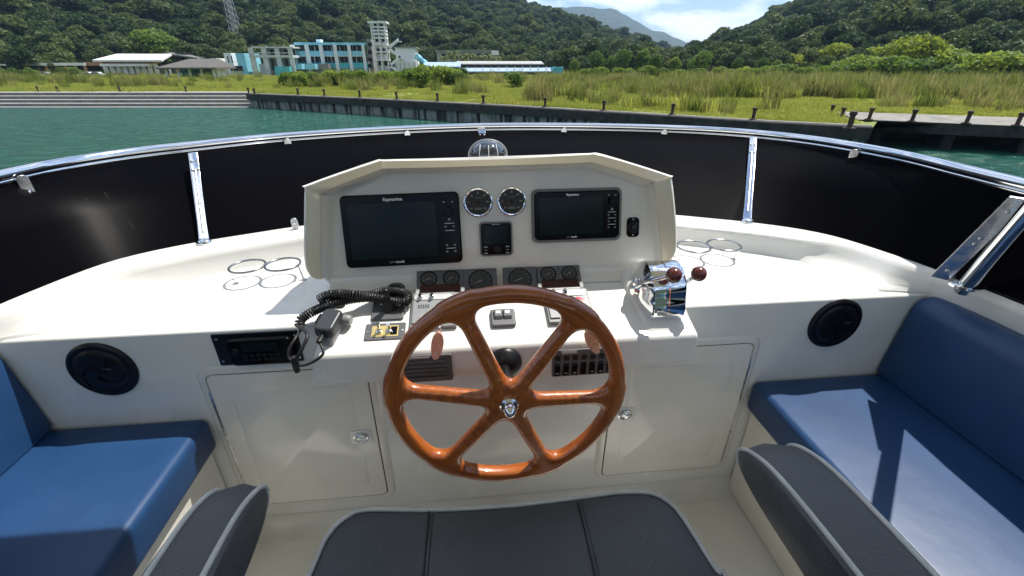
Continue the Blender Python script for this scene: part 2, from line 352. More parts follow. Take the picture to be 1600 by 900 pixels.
si_ = smoothstep((C2[:, 1] - 0.966) / 0.02)                # 1 forward of the front wall
wb = si_ * (0.125 * (1 - fr_) + 0.118 * fr_); wt = 0.004 + si_ * (0.032 * (1 - fr_) + 0.094 * fr_)
wb = np.maximum(wb, 0.002); wt = np.minimum(wt, np.maximum(wb, 0.006))
wr = wb
def lw(t): return -(wb * (1 - t) + wt * t)
def zz_(a, c): return np.where(si_ > 0.5, c, a)
rows = [cl(-wb, zz_(0.55, 0.893)), cl(-wb, zz_(0.60, 0.8995)), cl(lw(0.12), 0.903 + 0 * wb), cl(lw(0.38), 0.903 + 0.010 * fr_ + 0.004), cl(lw(0.62), 0.915 + 0.013 * fr_), cl(lw(0.82), 0.932 + 0.014 * fr_), cl(lw(0.95), 0.950 + 0.009 * fr_), cl(lw(1.0) + 0.006, 0.9625), cl(lw(1.0) + 0.014, 0.9662), cl(0.0, 0.9665), cl(0.03, 0.966), cl(0.05, 0.955), cl(0.06, 0.9), cl(0.10, -0.4), cl(0.16, -1.6)]
cp(loft('coaming', rows, 'gelwhite', smooth=60))
ctr = [(0.08 + 1.165, 0.975), (-1.085, 0.975)]
idx = [i for i in range(150) if C2[i][1] > 0.99]
top = [(*(C2[i] - NR[i] * (wr[i] - 0.012)), 0.9) for i in idx]
vs = [(-1.10, 0.976, 0.9)] + top + [(1.26, 0.976, 0.9)]
cp(M('counter_top', vs, [list(range(len(vs)))], 'gelwhite'))
prof = [(0.30 + 0.662, 0.19), (WALLY, 0.893), (WALLY + 0.0018, 0.8968), (WALLY + 0.005, 0.8992), (WALLY + 0.0145, 0.9)]
xs = (-1.10, 1.26)
cp(M('front_wall', [(x, y, z) for x in xs for y, z in prof], [[i, i + 1, 5 + i + 1, 5 + i] for i in range(4)], 'gelwhite', smooth=60))
# curved fillet where the front wall meets the deck
pf = [(WALLY - 0.001 - 0.05 * (1 - math.sin(a)), 0.2005 + 0.05 * (1 - math.cos(a))) for a in np.linspace(0, math.pi / 2, 7)]
cp(M('floor_fillet', [(x, y, z) for x in (-0.72, 0.82) for y, z in pf], [[i, i + 1, 7 + i + 1, 7 + i] for i in range(6)], 'gel', smooth=60))

# --- locker doors
def locker(x0, x1, hinge):
    z0, z1 = 0.312, 0.777
    cx, cz = (x0 + x1) / 2, (z0 + z1) / 2; W, H = x1 - x0, z1 - z0
    f = lambda x, y, z: (x, WALLY - z, y)
    # raised rim around the door
    o = rrect(W + 0.050, H + 0.044, 0.035, 6, cx, cz); i_ = rrect(W + 0.006, H + 0.006, 0.018, 6, cx, cz); n = len(o)
    o2 = rrect(W + 0.034, H + 0.028, 0.03, 6, cx, cz)
    vs = [f(x, y, 0.0) for x, y in o] + [f(x, y, 0.008) for x, y in o2] + [f(x, y, 0.008) for x, y in i_] + [f(x, y, -0.004) for x, y in i_]
    fs = [[k * n + j, k * n + (j + 1) % n, (k + 1) * n + (j + 1) % n, (k + 1) * n + j] for k in range(3) for j in range(n)]
    cp(M('door_surround', vs, fs, 'gel', smooth=60))
    d = cp(prism('locker_door', rrect(W, H, 0.016, 5, cx, cz), 0.001, 0.010, 'gel', bev=0.0025, seg=3, fn=f))
    def dp(o): o.parent = d; return o
    dp(prism('raised_panel', rrect(W - 0.085, H - 0.10, 0.010, 4, cx, cz - 0.004), 0.0095, 0.0118, 'gel', top=rrect(W - 0.097, H - 0.112, 0.010, 4, cx, cz - 0.004), fn=f))
    hx = x0 - 0.0015 if hinge < 0 else x1 + 0.0015
    dp(prism('hinge', [(hx - 0.0032, z0 + 0.03), (hx + 0.0032, z0 + 0.03), (hx + 0.0032, z1 - 0.05), (hx - 0.0032, z1 - 0.05)], 0.002, 0.0115, 'steel', bev=0.001, fn=f))
    gx = x1 + 0.0015 if hinge < 0 else x0 - 0.0015
    dp(prism('gap_shade', [(gx - 0.0017, z0 + 0.004), (gx + 0.0017, z0 + 0.004), (gx + 0.0017, z1 - 0.01), (gx - 0.0017, z1 - 0.01)], 0.0, 0.0075, 'shadegap', fn=f))  # dark strips laid in the gaps to draw their shade, no gasket
    dp(prism('gap_shade', [(x0 + 0.02, z1 + 0.0003), (x1 - 0.02, z1 + 0.0003), (x1 - 0.02, z1 + 0.0027), (x0 + 0.02, z1 + 0.0027)], 0.0, 0.007, 'shadegap', fn=f))
    # flush latch
    q = (565, 683) if hinge < 0 else (976, 647)
    a, b = hit(*q, (0, WALLY - 0.012, 0), (0, 1, 0))[[0, 2]]
    l = dp(prism('latch', rrect(0.058, 0.048, 0.008, 4, a, b), 0.009, 0.0135, 'gelwhite', bev=0.002, fn=f))
    c = lathe('latch_ring', [(0.0205, 0), (0.0205, 0.004), (0.0175, 0.005), (0.016, 0.002), (0.001, 0.001)], 'chrome', None, 28, 'y'); 
    for v in c.data.vertices: v.co = Vector((v.co.x + a, WALLY - 0.0125 - v.co.y, v.co.z * 0.86 + b))
    c.parent = l
    h = sphere('latch_handle', (a, WALLY - 0.0165, b + 0.001), 0.0125, 'chrome', l, (1.25, 0.35, 0.55))
    return d
locker(-0.658, -0.276, -1); locker(0.378, 0.762, 1)

# --- sloped shelf
xl, xr = -0.362, 0.546
pr = [(0.872, 0.788), (0.872, 0.862), (0.880, 0.872), (1.105, 0.872 + 0.225 * math.tan(s19)), (1.16, 0.955), (1.16, 0.788)]
n = len(pr)
vs = [(xl - (0.02 if z < 0.8 else 0), y, z) for y, z in pr] + [(xr + (0.006 if z < 0.8 else 0), y, z) for y, z in pr]
cp(M('shelf', vs, [list(range(n))[::-1], list(range(n, 2 * n))] + [[i, (i + 1) % n, n + (i + 1) % n, n + i] for i in range(n)], 'gelwhite', bev=0.006, seg=3))
# --- throttle pedestal
base = [(0.405, 0.873), (0.553, 0.873), (0.556, 1.11), (0.372, 1.11)]
tp = [(0.420, 0.890), (0.545, 0.885), (0.545, 1.085), (0.412, 1.085)]
zb = [0.82, 0.82, 0.91, 0.91]; zt = [0.880, 0.874, 0.962, 0.966]
vs = [(x, y, z) for (x, y), z in zip(base, zb)] + [(x, y, z) for (x, y), z in zip(tp, zt)]
cp(M('throttle_pedestal', vs, [[3, 2, 1, 0], [4, 5, 6, 7]] + [[i, (i + 1) % 4, 4 + (i + 1) % 4, 4 + i] for i in range(4)], 'gelwhite', bev=0.012, seg=4))

# --- instrument hood
OUT = [(502, 438), (490, 436.5), (480, 428), (474.5, 408), (474, 350), (475, 297), (480, 289), (582, 253), (600, 250.5), (680, 248.5), (760, 246), (850, 243), (918, 240.5), (945, 242.5), (1044, 273.5), (1051, 281), (1057, 335), (1059, 375), (1057.5, 394), (1050, 406), (1036, 411)]
INN = [(503, 436), (502, 430), (501, 422), (501, 405), (501, 350), (501.5, 308), (505, 301), (592, 267), (606, 264.5), (682, 262.5), (760, 260), (848, 257.5), (912, 255), (934, 257), (1017, 283), (1022, 289), (1028, 335), (1033, 375), (1034, 390), (1034.5, 401), (1035, 409)]
REC = [(521, 446), (521, 436), (522, 425), (524, 405), (527, 350), (530, 316), (535, 309), (600, 279), (615, 275.5), (684, 273), (760, 270.5), (846, 268), (904, 266), (922, 268), (1000, 293), (1005, 299), (1011, 335), (1017, 375), (1019, 392), (1020.5, 405), (1021, 418)]
def sm(P): return [np.array(p) for p in catmull([np.array(p, float) for p in P], 4)]
fwd = np.array([0, 1.0, 0])
lo = [hit(*p, LIP.O, LIP.n) for p in sm(OUT)]; li = [hit(*p, LIP.O, LIP.n) for p in sm(INN)]; lf = [hit(*p, FACE.O, FACE.n) for p in sm(REC)]
cen = np.mean(lo, axis=0)
def grow(L, k, dy, sz=None):
    r = []
    for p in L:
        d = p - cen; q = p + np.array([np.sign(d[0]) * min(1, abs(d[0]) / 0.3) * k, dy, (1 if d[2] > 0.05 else 0) * k]); r.append(q)
    return r
lo_edge = [p_ + fwd * 0.005 for p_ in lo]; ob = [q - np.array([0, 0, 0.0 if q[2] < 1.1 else 0.0018]) for q in grow(lo, 0.0015, 0.012)]
lo = [p_ + (cen - p_) * np.array([1, 0, 1]) / np.linalg.norm((cen - p_) * np.array([1, 0, 1])) * 0.0055 for p_ in lo]; ob2 = [q - np.array([0, 0, 0.0 if q[2] < 1.1 else 0.009]) for q in grow(lo, 0.0015, 0.03)]
def drop(L, dy, f, low):
    r = []
    for p in L:
        t = np.clip((p[2] - 0.97) / 0.28, 0, 1); r.append(np.array([CX + (p[0] - CX) * f, p[1] + dy, low + (p[2] - 0.97) * (1.0 if t > 0 else 1) - (0.97 - 0.97)]))
    return r
ob3 = [np.array([p[0], p[1] + 0.10, max(0.88, p[2] - (0.09 if p[2] < 1.02 else 0.028))]) for p in ob2]
ob4 = [np.array([CX + (p[0] - CX) * 0.94, p[1] + 0.24, max(0.88, p[2] - (0.10 if p[2] < 1.02 else 0.075))]) for p in ob2]
ob5 = [np.array([CX + (p[0] - CX) * 0.85, p[1] + 0.34, max(0.88, 0.88 + (p[2] - 0.88) * 0.55)]) for p in ob2]
ob6 = [np.array([CX + (p[0] - CX) * 0.80, p[1] + 0.40, 0.89]) for p in ob2]
cp(loft('instrument_hood', [ob6, ob5, ob4, ob3, ob2, ob, lo_edge, lo], 'gelwhite', smooth=25))
lm = [(a * 0.12 + b * 0.88) - fwd * 0.002 for a, b in zip(lo, li)]
cp(loft('hood_rim', [lo, lm, li, [a + fwd * 0.006 for a in li]], 'lip', smooth=40))
def lerp3(A, B, t, k): return [a * (1 - t) + b * t + fwd * k for a, b in zip(A, B)]
li2 = [a + fwd * 0.006 for a in li]
fc = [lerp3(li2, lf, 0.25, 0.008), lerp3(li2, lf, 0.55, 0.009), lerp3(li2, lf, 0.82, 0.005), lf]
fo = loft('instrument_face', [li2] + fc, 'gel', smooth=70); cp(fo)
bL, bR = lf[0], lf[-1]
dn = -FACE.ey * 0.10
vs = lf + [bR + dn, bL + dn]
cp(M('instrument_board', vs, [list(range(len(vs)))], 'gel'))
# concave sweep between board and shelf
a0 = FACE.px(545, 440)[1]
sw = []
for x in (-0.36, 0.545):
    for t in np.linspace(0, 1, 7):
        A_ = FACE.w(0, -0.236, 0); B_ = FACE.w(0, -0.262, 0); C_ = np.array([0, 1.058, 0.872 + 0.178 * math.tan(s19) + 0.0015])
        p = A_ * (1 - t) ** 2 + 2 * t * (1 - t) * B_ + C_ * t * t; sw.append((x, p[1] - 0.001, p[2] + 0.0005))
cp(M('board_sweep', sw, [[i, i + 1, 7 + i + 1, 7 + i] for i in range(6)], 'gel', smooth=60))

# ------------------------------------------------------------------ instruments on the board
def on(pl, corners):
    """centre, width, height of a thing from the pixels of its corners on a mounting plane"""
    P = np.array([pl.px(*c) for c in corners]); x0, x1 = (P[0][0] + P[3][0]) / 2, (P[1][0] + P[2][0]) / 2; y1, y0 = (P[0][1] + P[1][1]) / 2, (P[2][1] + P[3][1]) / 2
    return (x0 + x1) / 2, (y0 + y1) / 2, x1 - x0, y1 - y0
def keys(par, x, ys, z, s):
    for y, kind in ys:
        if kind == 'dots':
            for sx in (-1, 1): prism('key_icon', rrect(0.0045 * s, 0.003 * s, 0.001, 2, x + sx * 0.009 * s, y), z, z + 0.0004, 'dimwhite', par)
        elif kind == 'line': prism('key_divider', rrect(0.021 * s, 0.0012, 0.0005, 2, x, y), z, z + 0.0004, 'white', par)
        elif kind == 'home': prism('key_icon', [(x - 0.003, y - 0.003), (x + 0.003, y - 0.003), (x + 0.003, y + 0.0005), (x, y + 0.0035), (x - 0.003, y + 0.0005)], z, z + 0.0004, 'dimwhite', par)
        elif kind == 'knob': lathe('rotary_knob', [(0.0105 * s, 0), (0.0105 * s, 0.007), (0.009 * s, 0.009), (0.0005, 0.009)], 'blackgloss', par, 24, c=(x, y, z))
        elif kind == 'pad': lathe('rocker_pad', [(0.010 * s, 0), (0.009 * s, 0.002), (0.0005, 0.002)], 'black', par, 20, c=(x, y, z))
def plotter(corners, label, rim, big, rot=0.0):
    cx, cy, W, H = on(FACE, corners)
    t = T('chart_plotter', label, 'chart plotter', 'chart plotters on the instrument board', mw=FACE.mat(cx, cy) @ Matrix.Rotation(rot, 4, 'Z'))
    if rim:
        prism('surround', rrect(W, H, 0.016, 6), 0, 0.008, 'midgrey', t, bev=0.003)
        W2, H2 = W - 0.014, H - 0.014
    else: W2, H2 = W, H
    prism('body', rrect(W2, H2, 0.013, 6), 0.0005, 0.016 if not rim else 0.013, 'blackgloss', t, bev=0.004, seg=3)
    z = 0.0162 if not rim else 0.0132
    sw_, sh = W2 * 0.735, H2 * 0.76
    prism('screen', rrect(sw_, sh, 0.002, 2, -W2 * 0.075, -H2 * 0.005), z - 0.002, z + 0.0006, 'screen', t)
    text('brand_lettering', 'Raymarine', H2 * 0.062, -W2 * 0.06, H2 * 0.425, z + 0.0005, 'white', t, bold=0.0004)
    text('touch_lettering', 'hybrid', H2 * 0.042, -W2 * 0.10, -H2 * 0.44, z + 0.0005, 'dimwhite', t)
    text('touch_lettering', 'touch', H2 * 0.05, -W2 * 0.04, -H2 * 0.44, z + 0.0005, 'white', t, bold=0.0003)
    kx = W2 * 0.405; s = W2 / 0.23
    s = min(s, 1.15)
    if big: ks = [(H2 * 0.36, 'dots'), (H2 * 0.23, 'knob'), (H2 * 0.12, 'home'), (H2 * 0.065, 'line'), (H2 * 0.02, 'dots'), (-H2 * 0.035, 'line'), (-H2 * 0.24, 'dots'), (-H2 * 0.285, 'line'), (-H2 * 0.33, 'dots')]
    else: ks = [(H2 * 0.40, 'dots'), (H2 * 0.27, 'knob'), (H2 * 0.11, 'home'), (H2 * 0.05, 'line'), (-H2 * 0.01, 'dots'), (-H2 * 0.075, 'line'), (-H2 * 0.14, 'dots'), (-H2 * 0.205, 'line'), (-H2 * 0.27, 'dots')]
    keys(t, kx, ks, z, s)
    return t
plotter([(531, 307), (716, 298), (724, 408), (545, 419)], 'larger black chart plotter, without a grey surround, left of the round dials', False, True, R_(0.8))
plotter([(829, 296), (970, 292), (970, 376), (831, 379)], 'smaller black chart plotter in a grey surround, right of the round dials', True, False)
# autopilot head
cx, cy, W, H = on(FACE, [(748, 347), (800, 345), (801, 399), (751, 400)])
t = T('autopilot_head', 'small square black autopilot control head below the two round dials', 'autopilot', mw=FACE.mat(cx, cy))
prism('surround', rrect(W, H, 0.009, 5), 0, 0.010, 'midgrey', t, bev=0.003)
prism('body', rrect(W - 0.008, H - 0.008, 0.008, 5), 0.002, 0.014, 'blackgloss', t, bev=0.003)
prism('screen', rrect(W * 0.70, H * 0.50, 0.002, 2, 0, H * 0.12), 0.0135, 0.0147, 'screen', t)
lathe('control_knob', [(0.009, 0), (0.009, 0.004), (0.007, 0.005), (0.0005, 0.005)], 'black', t, 24, c=(0.002, -H * 0.30, 0.014))
for sx in (-1, 1):
    for k, yy in enumerate((-0.22, -0.31, -0.40)): prism('key_icon', rrect(0.009, 0.0012 if k == 1 else 0.0028, 0.0005, 2, sx * W * 0.33, H * yy), 0.014, 0.0145, 'dimwhite', t)
text('brand_lettering', 'Raymarine', 0.005, 0, H * 0.43, 0.0146, 'white', t)
# round tachometers
def dial(u, v, label, wr_):
    a, b = FACE.px(u, v)
    t = T('tachometer', label, 'gauge', 'round chrome rimmed dials', mw=FACE.mat(a, b))
    r = 0.0385
    lathe('bezel', [(r, 0), (r, 0.006), (r - 0.0015, 0.0095), (r - 0.004, 0.0105), (r - 0.0065, 0.0085), (r - 0.007, 0.005), (0.001, 0.0045)], 'chrome', t, 48)
    d = lathe('dial_face', [(r - 0.0068, 0.005), (r - 0.0068, 0.0060), (0.001, 0.0060)], 'dial', t, 40)
    for i in range(25):
        an = R_(222 - 264 * i / 24); L = 0.004 if i % 4 == 0 else 0.002; ro = r - 0.0085
        p0 = Vector((math.cos(an), math.sin(an), 0)); q = Vector((-p0.y, p0.x, 0)) * (0.0005 if i % 4 == 0 else 0.0003)
        A, B = p0 * ro, p0 * (ro - L)
        M('tick', [(*(A + q)[:2], 0.0063), (*(A - q)[:2], 0.0063), (*(B - q)[:2], 0.0063), (*(B + q)[:2], 0.0063)], [[0, 1, 2, 3]], 'dimwhite', d)
    for i in range(7):
        an = R_(222 - 264 * i / 6); text('numeral', str(i * 5), 0.0052, (r - 0.0155) * math.cos(an), (r - 0.0155) * math.sin(an), 0.0063, 'white', d)
    text('dial_lettering', 'RPM x100', 0.0036, 0, 0.011, 0.0063, 'dimwhite', d)
    prism('counter_window', rrect(0.019, 0.0055, 0.001, 2, 0, -0.0165), 0.006, 0.0064, 'lcd', t)
    an = R_(wr_); p0 = Vector((math.cos(an), math.sin(an), 0)); q = Vector((-p0.y, p0.x, 0)) * 0.0008
    M('needle', [tuple(p0 * 0.022 + Vector((0, 0, 0.008))), tuple(q + Vector((0, 0, 0.008))), tuple(-q + Vector((0, 0, 0.008)))], [[0, 1, 2]], 'needle', t)
    lathe('hub_cap', [(0.0042, 0.006), (0.0042, 0.0085), (0.0005, 0.009)], 'black', t, 18)
dial(747, 316, 'round chrome rimmed dial beside the larger chart plotter', 214)
dial(799, 314.5, 'round chrome rimmed dial beside the smaller grey framed chart plotter', 216)
# remote joystick pad at right
a, b = FACE.px(988.5, 355)
t = T('plotter_joystick', 'small black joystick pad beside the smaller chart plotter', 'joystick', mw=FACE.mat(a, b))
prism('plate', rrect(0.034, 0.052, 0.010, 5), 0, 0.004, 'blackgloss', t, bev=0.0015)
lathe('ring', [(0.0155, 0.003), (0.0155, 0.008), (0.012, 0.009), (0.011, 0.006), (0.0005, 0.006)], 'black', t, 28)
lathe('thumb_knob', [(0.007, 0.005), (0.006, 0.012), (0.0075, 0.014), (0.0005, 0.015)], 'rubber', t, 20)
for sy in (-1, 1): lathe('screw', [(0.0026, 0.0035), (0.002, 0.005), (0.0004, 0.0052)], 'steel', t, 12, c=(0, sy * 0.0205, 0))

# ------------------------------------------------------------------ instruments on the shelf
s34 = R_(42)
def shelf_w(u, v): return hit(u, v, SHELF.O, SHELF.n)
pc = shelf_w(780, 459)
CLU = PL((0.075, pc[1], pc[2] + 0.013), (0, math.cos(s34), math.sin(s34)))
def wedge(par, x0, x1, y0, y1, m, name='housing'):
    """block standing on the shelf with its face in the cluster plane (local z = 0)"""
    d0 = -0.008; d1 = -0.030
    vs = [(x0, y0, d0), (x1, y0, d0), (x1, y1, d1), (x0, y1, d1), (x0, y0, 0), (x1, y0, 0), (x1, y1, 0), (x0, y1, 0)]
    return M(name, vs, [[3, 2, 1, 0], [4, 5, 6, 7], [0, 1, 5, 4], [1, 2, 6, 5], [2, 3, 7, 6], [3, 0, 4, 7]], m, par, bev=0.0015)
def small_gauge(par, x, y, r, pale):
    lathe('gauge_rim', [(r, 0), (r, 0.002), (r - 0.0025, 0.0025), (r - 0.004, 0.0008), (0.0005, 0.0006)], 'black', par, 32, c=(x, y, 0))
    g = lathe('gauge_face', [(r - 0.004, 0.0006), (r - 0.004, 0.0011), (0.0005, 0.0011)], 'dial', par, 28, c=(x, y, 0))
    for i in range(9):
        an = R_(200 - 220 * i / 8); p0 = Vector((math.cos(an), math.sin(an))); q = Vector((-p0.y, p0.x)) * 0.0004; A = p0 * (r - 0.005); B = p0 * (r - 0.0085)
        M('tick', [(x + A.x + q.x, y + A.y + q.y, 0.0014), (x + A.x - q.x, y + A.y - q.y, 0.0014), (x + B.x - q.x, y + B.y - q.y, 0.0014), (x + B.x + q.x, y + B.y + q.y, 0.0014)], [[0, 1, 2, 3]], 'dimwhite', g)
    an = R_(pale); p0 = Vector((math.cos(an), math.sin(an))); q = Vector((-p0.y, p0.x)) * 0.0009; A = p0 * (r - 0.006); B = p0 * -0.004
    M('needle', [(x + A.x, y + A.y, 0.0024), (x + B.x + q.x, y + B.y + q.y, 0.0024), (x + B.x - q.x, y + B.y - q.y, 0.0024)], [[0, 1, 2]], 'needlew', par)
def cluster(x0, x1, label, side):
    A = [CLU.px(*p) for p in ((x0[0], x0[1]), (x1[0], x1[1]))]
    ax0, ax1 = A[0][0], A[1][0]; ytop = (A[0][1] + A[1][1]) / 2
    cx = (ax0 + ax1) / 2; W = ax1 - ax0
    t = T('engine_gauge_cluster', label, 'gauge cluster', 'twin engine gauge clusters', mw=CLU.mat(cx, 0))
    ybot = -0.012
    wedge(t, -W / 2, W / 2, ybot, ytop, 'greyp')
    for s in (-1, 1): small_gauge(t, s * W * 0.24, ytop - W * 0.20, W * 0.185, 205 if s < 0 else 215)
    box('tile_seam', (-0.0004, ytop - W * 0.42, -0.0005), (0.0004, ytop, 0.0008), 'black', t)
    prism('red_display', rrect(W * 0.84, (ytop - ybot) * 0.30, 0.001, 2, 0, ybot + (ytop - ybot) * 0.30), 0, 0.0015, 'redwin', t)
    for s in (-1, 1): prism('bracket_ear', rrect(W * 0.08, (ytop - ybot) * 0.24, 0.001, 2, s * W * 0.475, ybot + (ytop - ybot) * 0.17), -0.002, 0.006, 'silver', t, bev=0.001)
    box('bracket_bar', (-W * 0.435, ybot + 0.001, -0.001), (W * 0.435, ybot + 0.0065, 0.0055), 'silver', t, bev=0.001)
def bigtile(c4, label, an):
    A = [CLU.px(*p) for p in c4]; W = A[1][0] - A[0][0]; yt = (A[0][1] + A[1][1]) / 2; cx = (A[0][0] + A[1][0]) / 2
    t = T('engine_rev_gauge', label, 'gauge', 'square framed rev gauges', mw=CLU.mat(cx, 0)); yb = yt - W * 0.98
    yb = max(yb, -0.012)
    wedge(t, -W / 2, W / 2, yb, yt, 'greyp')
    small_gauge(t, 0, (yt + yb) / 2 + 0.001, min(W, yt - yb) * 0.43, an)
cluster((651, 423.5), (723.5, 420.5), 'pair of small gauges over a dark red display, beside the handset cord', -1)
cluster((838, 416), (905, 414), 'pair of small gauges over a dark red display, beside the throttle pedestal', 1)
bigtile([(723.5, 420.5), (775.5, 418.5)], 'square grey gauge next to the cluster with the handset cord', 205)
bigtile([(785, 418), (836.5, 416)], 'square grey gauge next to the cluster by the throttle pedestal', 200)
# light grey start panels
def start_panel(c4, label, red):
    cx, cy, W, H = on(SHELF, c4)
    t = T('engine_start_panel', label, 'control panel', 'light grey engine start panels', mw=SHELF.mat(cx, cy))
    prism('base', rrect(W, H, 0.003, 3), 0, 0.012, 'midgrey', t, bev=0.0015)
    prism('cover', rrect(W - 0.008, H - 0.012, 0.003, 3, 0, 0.004), 0.011, 0.016, 'lightgrey', t, bev=0.002)
    prism('switch_strip', rrect(W * 0.86, H * 0.17, 0.008, 4, -0.002, H * 0.33), 0.0155, 0.018, 'silver', t, bev=0.001)
    for x in (-0.30, -0.04):
        lathe('key_switch', [(0.0075, 0.017), (0.007, 0.023), (0.004, 0.025), (0.0005, 0.025)], 'chrome', t, 20, c=(x * W, H * 0.33, 0))
        prism('rocker_switch', rrect(0.006, 0.011, 0.001, 2, x * W, H * 0.325), 0.024, 0.031, 'black', t, bev=0.001)
    if red:
        lathe('stop_button', [(0.0155, 0.0155), (0.0155, 0.0175), (0.012, 0.018), (0.0005, 0.018)], 'red', t, 32, c=(W * 0.22, H * 0.04, 0))
        lathe('button_centre', [(0.006, 0.017), (0.005, 0.021), (0.0005, 0.021)], 'greyp', t, 18, c=(W * 0.22, H * 0.04, 0))
    for i in range(7): prism('speaker_slot', rrect(0.0018, H * 0.12, 0.0008, 2, -W * 0.34 + i * 0.0042, H * 0.06), 0.0158, 0.0164, 'black', t)
    lathe('blank_ring', [(0.0085, 0.0158), (0.0085, 0.0168), (0.0075, 0.0168), (0.0072, 0.0158)], 'silver', t, 24, c=(-W * 0.20, -H * 0.26, 0))
start_panel([(648, 464), (716, 461), (711, 514), (638, 517)], 'light grey engine panel with two key switches near the toggle switch plate', False)
start_panel([(846, 458), (915, 456), (931, 505), (860, 508)], 'light grey engine panel with a red stop button near the throttle', True)
# windlass rocker pair
cx, cy, W, H = on(SHELF, [(767, 487), (804, 485), (806, 511), (766, 514)])
t = T('twin_rocker_switch', 'grey twin rocker switch on the white shelf behind the wheel', 'switch', mw=SHELF.mat(cx, cy))
prism('base', rrect(W, H, 0.007, 5), 0, 0.010, 'greyp', t, bev=0.004, seg=3)
for s in (-1, 1):
    prism('rocker', rrect(W * 0.33, H * 0.58, 0.002, 3, s * W * 0.185, H * 0.10), 0.009, 0.017, 'greyp', t, bev=0.002, top=rrect(W * 0.33, H * 0.40, 0.002, 3, s * W * 0.185, H * 0.16))
    prism('rocker_mark', rrect(W * 0.2, H * 0.16, 0.002, 3, s * W * 0.185, H * 0.18), 0.0168, 0.0176, 'silver', t)
# toggle switch plate
cx, cy, W, H = on(SHELF, [(574, 507), (635, 505), (632, 530), (567, 533)])
t = T('toggle_switch_plate', 'grey plate with a brass insert and two chrome toggles', 'switch', mw=SHELF.mat(cx, cy))
prism('plate', rrect(W, H, 0.004, 4), 0, 0.003, 'greyp', t, bev=0.001)
prism('brass_insert', rrect(W * 0.66, H * 0.66, 0.001, 2, 0, 0), 0.0028, 0.0036, 'brass', t)
prism('decal', rrect(W * 0.16, H * 0.50, 0.001, 2, W * 0.22, 0), 0.0034, 0.0040, 'blackgloss', t)
for x, lean in ((-0.15, 0.2), (0.10, -0.1)):
    lathe('toggle_collar', [(0.0075, 0.003), (0.0075, 0.007), (0.005, 0.009), (0.0005, 0.009)], 'chrome', t, 20, c=(x * W, -0.002, 0))
    tube('toggle_lever', [(x * W, -0.002, 0.008), (x * W + 0.001, 0.0 + lean * 0.006, 0.018), (x * W + 0.001, lean * 0.012, 0.028)], [0.0022, 0.003, 0.0042], 'chrome', t, 10)
for x in (-1, 1): lathe('screw', [(0.0032, 0.003), (0.0028, 0.0045), (0.0004, 0.0048)], 'steel', t, 12, c=(x * W * 0.43, 0, 0))
# thruster joystick
cx, cy, W, H = on(SHELF, [(588, 470), (634, 469), (630, 500), (576, 503)])
t = T('thruster_joystick', 'black joystick on a dark grey plate wrapped by the handset cord', 'joystick', mw=SHELF.mat(cx, cy))
prism('plate', rrect(W, H, 0.006, 4), 0, 0.006, 'greyp', t, bev=0.002)
lathe('boot', [(0.020, 0.005), (0.017, 0.014), (0.0145, 0.017), (0.013, 0.022), (0.010, 0.025), (0.007, 0.031), (0.0005, 0.031)], 'rubber', t, 24, c=(0.002, H * 0.08, 0))
lathe('stick', [(0.006, 0.028), (0.0075, 0.042), (0.0095, 0.058), (0.0085, 0.065), (0.005, 0.069), (0.0005, 0.070)], 'black', t, 20, c=(0.002, H * 0.08, 0))
# half round indicator panel
px_ = [FACE.px(*p) for p in ((603, 466), (632, 464), (634, 446), (626, 441), (613, 441), (606, 447))]
ccx = sum(p[0] for p in px_) / 6; ccy = sum(p[1] for p in px_) / 6
t = T('trim_indicator', 'black arched trim indicator standing behind the joystick', 'indicator', mw=FACE.mat(ccx, ccy, 0.03))
prism('body', [(x - ccx, y - ccy) for x, y in px_][::-1], -0.028, 0.006, 'black', t, bev=0.003)
for i in range(4): prism('indicator_bar', rrect(0.006, 0.0018, 0.0005, 2, -0.009 + 0.018 * (i % 2), -0.003 + 0.006 * (i // 2)), 0.006, 0.0066, 'dimwhite', t)
prism('silver_foot', rrect(0.040, 0.008, 0.001, 2, 0, -0.018), 0.002, 0.008, 'silver', t, bev=0.001)
# radio handset on its holder
cx, cy = SHELF.px(518, 520)
t = T('radio_handset', 'grey radio handset with a black coiled cord, lying in its holder on the shelf', 'handset', mw=SHELF.mat(cx, cy) @ Matrix.Rotation(R_(-14), 4, 'Z'))
prism('cradle', rrect(0.036, 0.090, 0.008, 4, 0.004, 0.004), 0, 0.020, 'lightgrey', t, bev=0.004, top=rrect(0.030, 0.076, 0.008, 4, 0.004, 0.004))
prism('handset_body', rrect(0.050, 0.074, 0.012, 5, 0, 0.006), 0.018, 0.044, 'darkgrey', t, bev=0.006, seg=3, top=rrect(0.042, 0.066, 0.012, 5, 0, 0.006))
prism('talk_key', rrect(0.010, 0.030, 0.004, 4, -0.026, 0.010), 0.022, 0.036, 'black', t, bev=0.002)
lathe('cord_boot', [(0.0075, -0.050), (0.0075, -0.034), (0.009, -0.026), (0.0005, -0.026)], 'black', t, 18, 'y', c=(0, 0, 0.026))
lathe('volume_knob', [(0.013, 0), (0.013, 0.014), (0.010, 0.018), (0.0005, 0.018)], 'midgrey', t, 22, 'x', c=(0.022, 0.030, 0.018))
cx2, cy2 = SHELF.px(528, 470)
t2 = T('handset_clip', 'flat black plastic clip on the shelf behind the coiled cord', 'clip', mw=SHELF.mat(cx2, cy2))
prism('clip_plate', rrect(0.044, 0.05, 0.009, 4), 0, 0.006, 'black', t2, bev=0.002)
prism('clip_hook', rrect(0.026, 0.012, 0.004, 3, 0.0, 0.012), 0.005, 0.014, 'greyp', t2, bev=0.002)
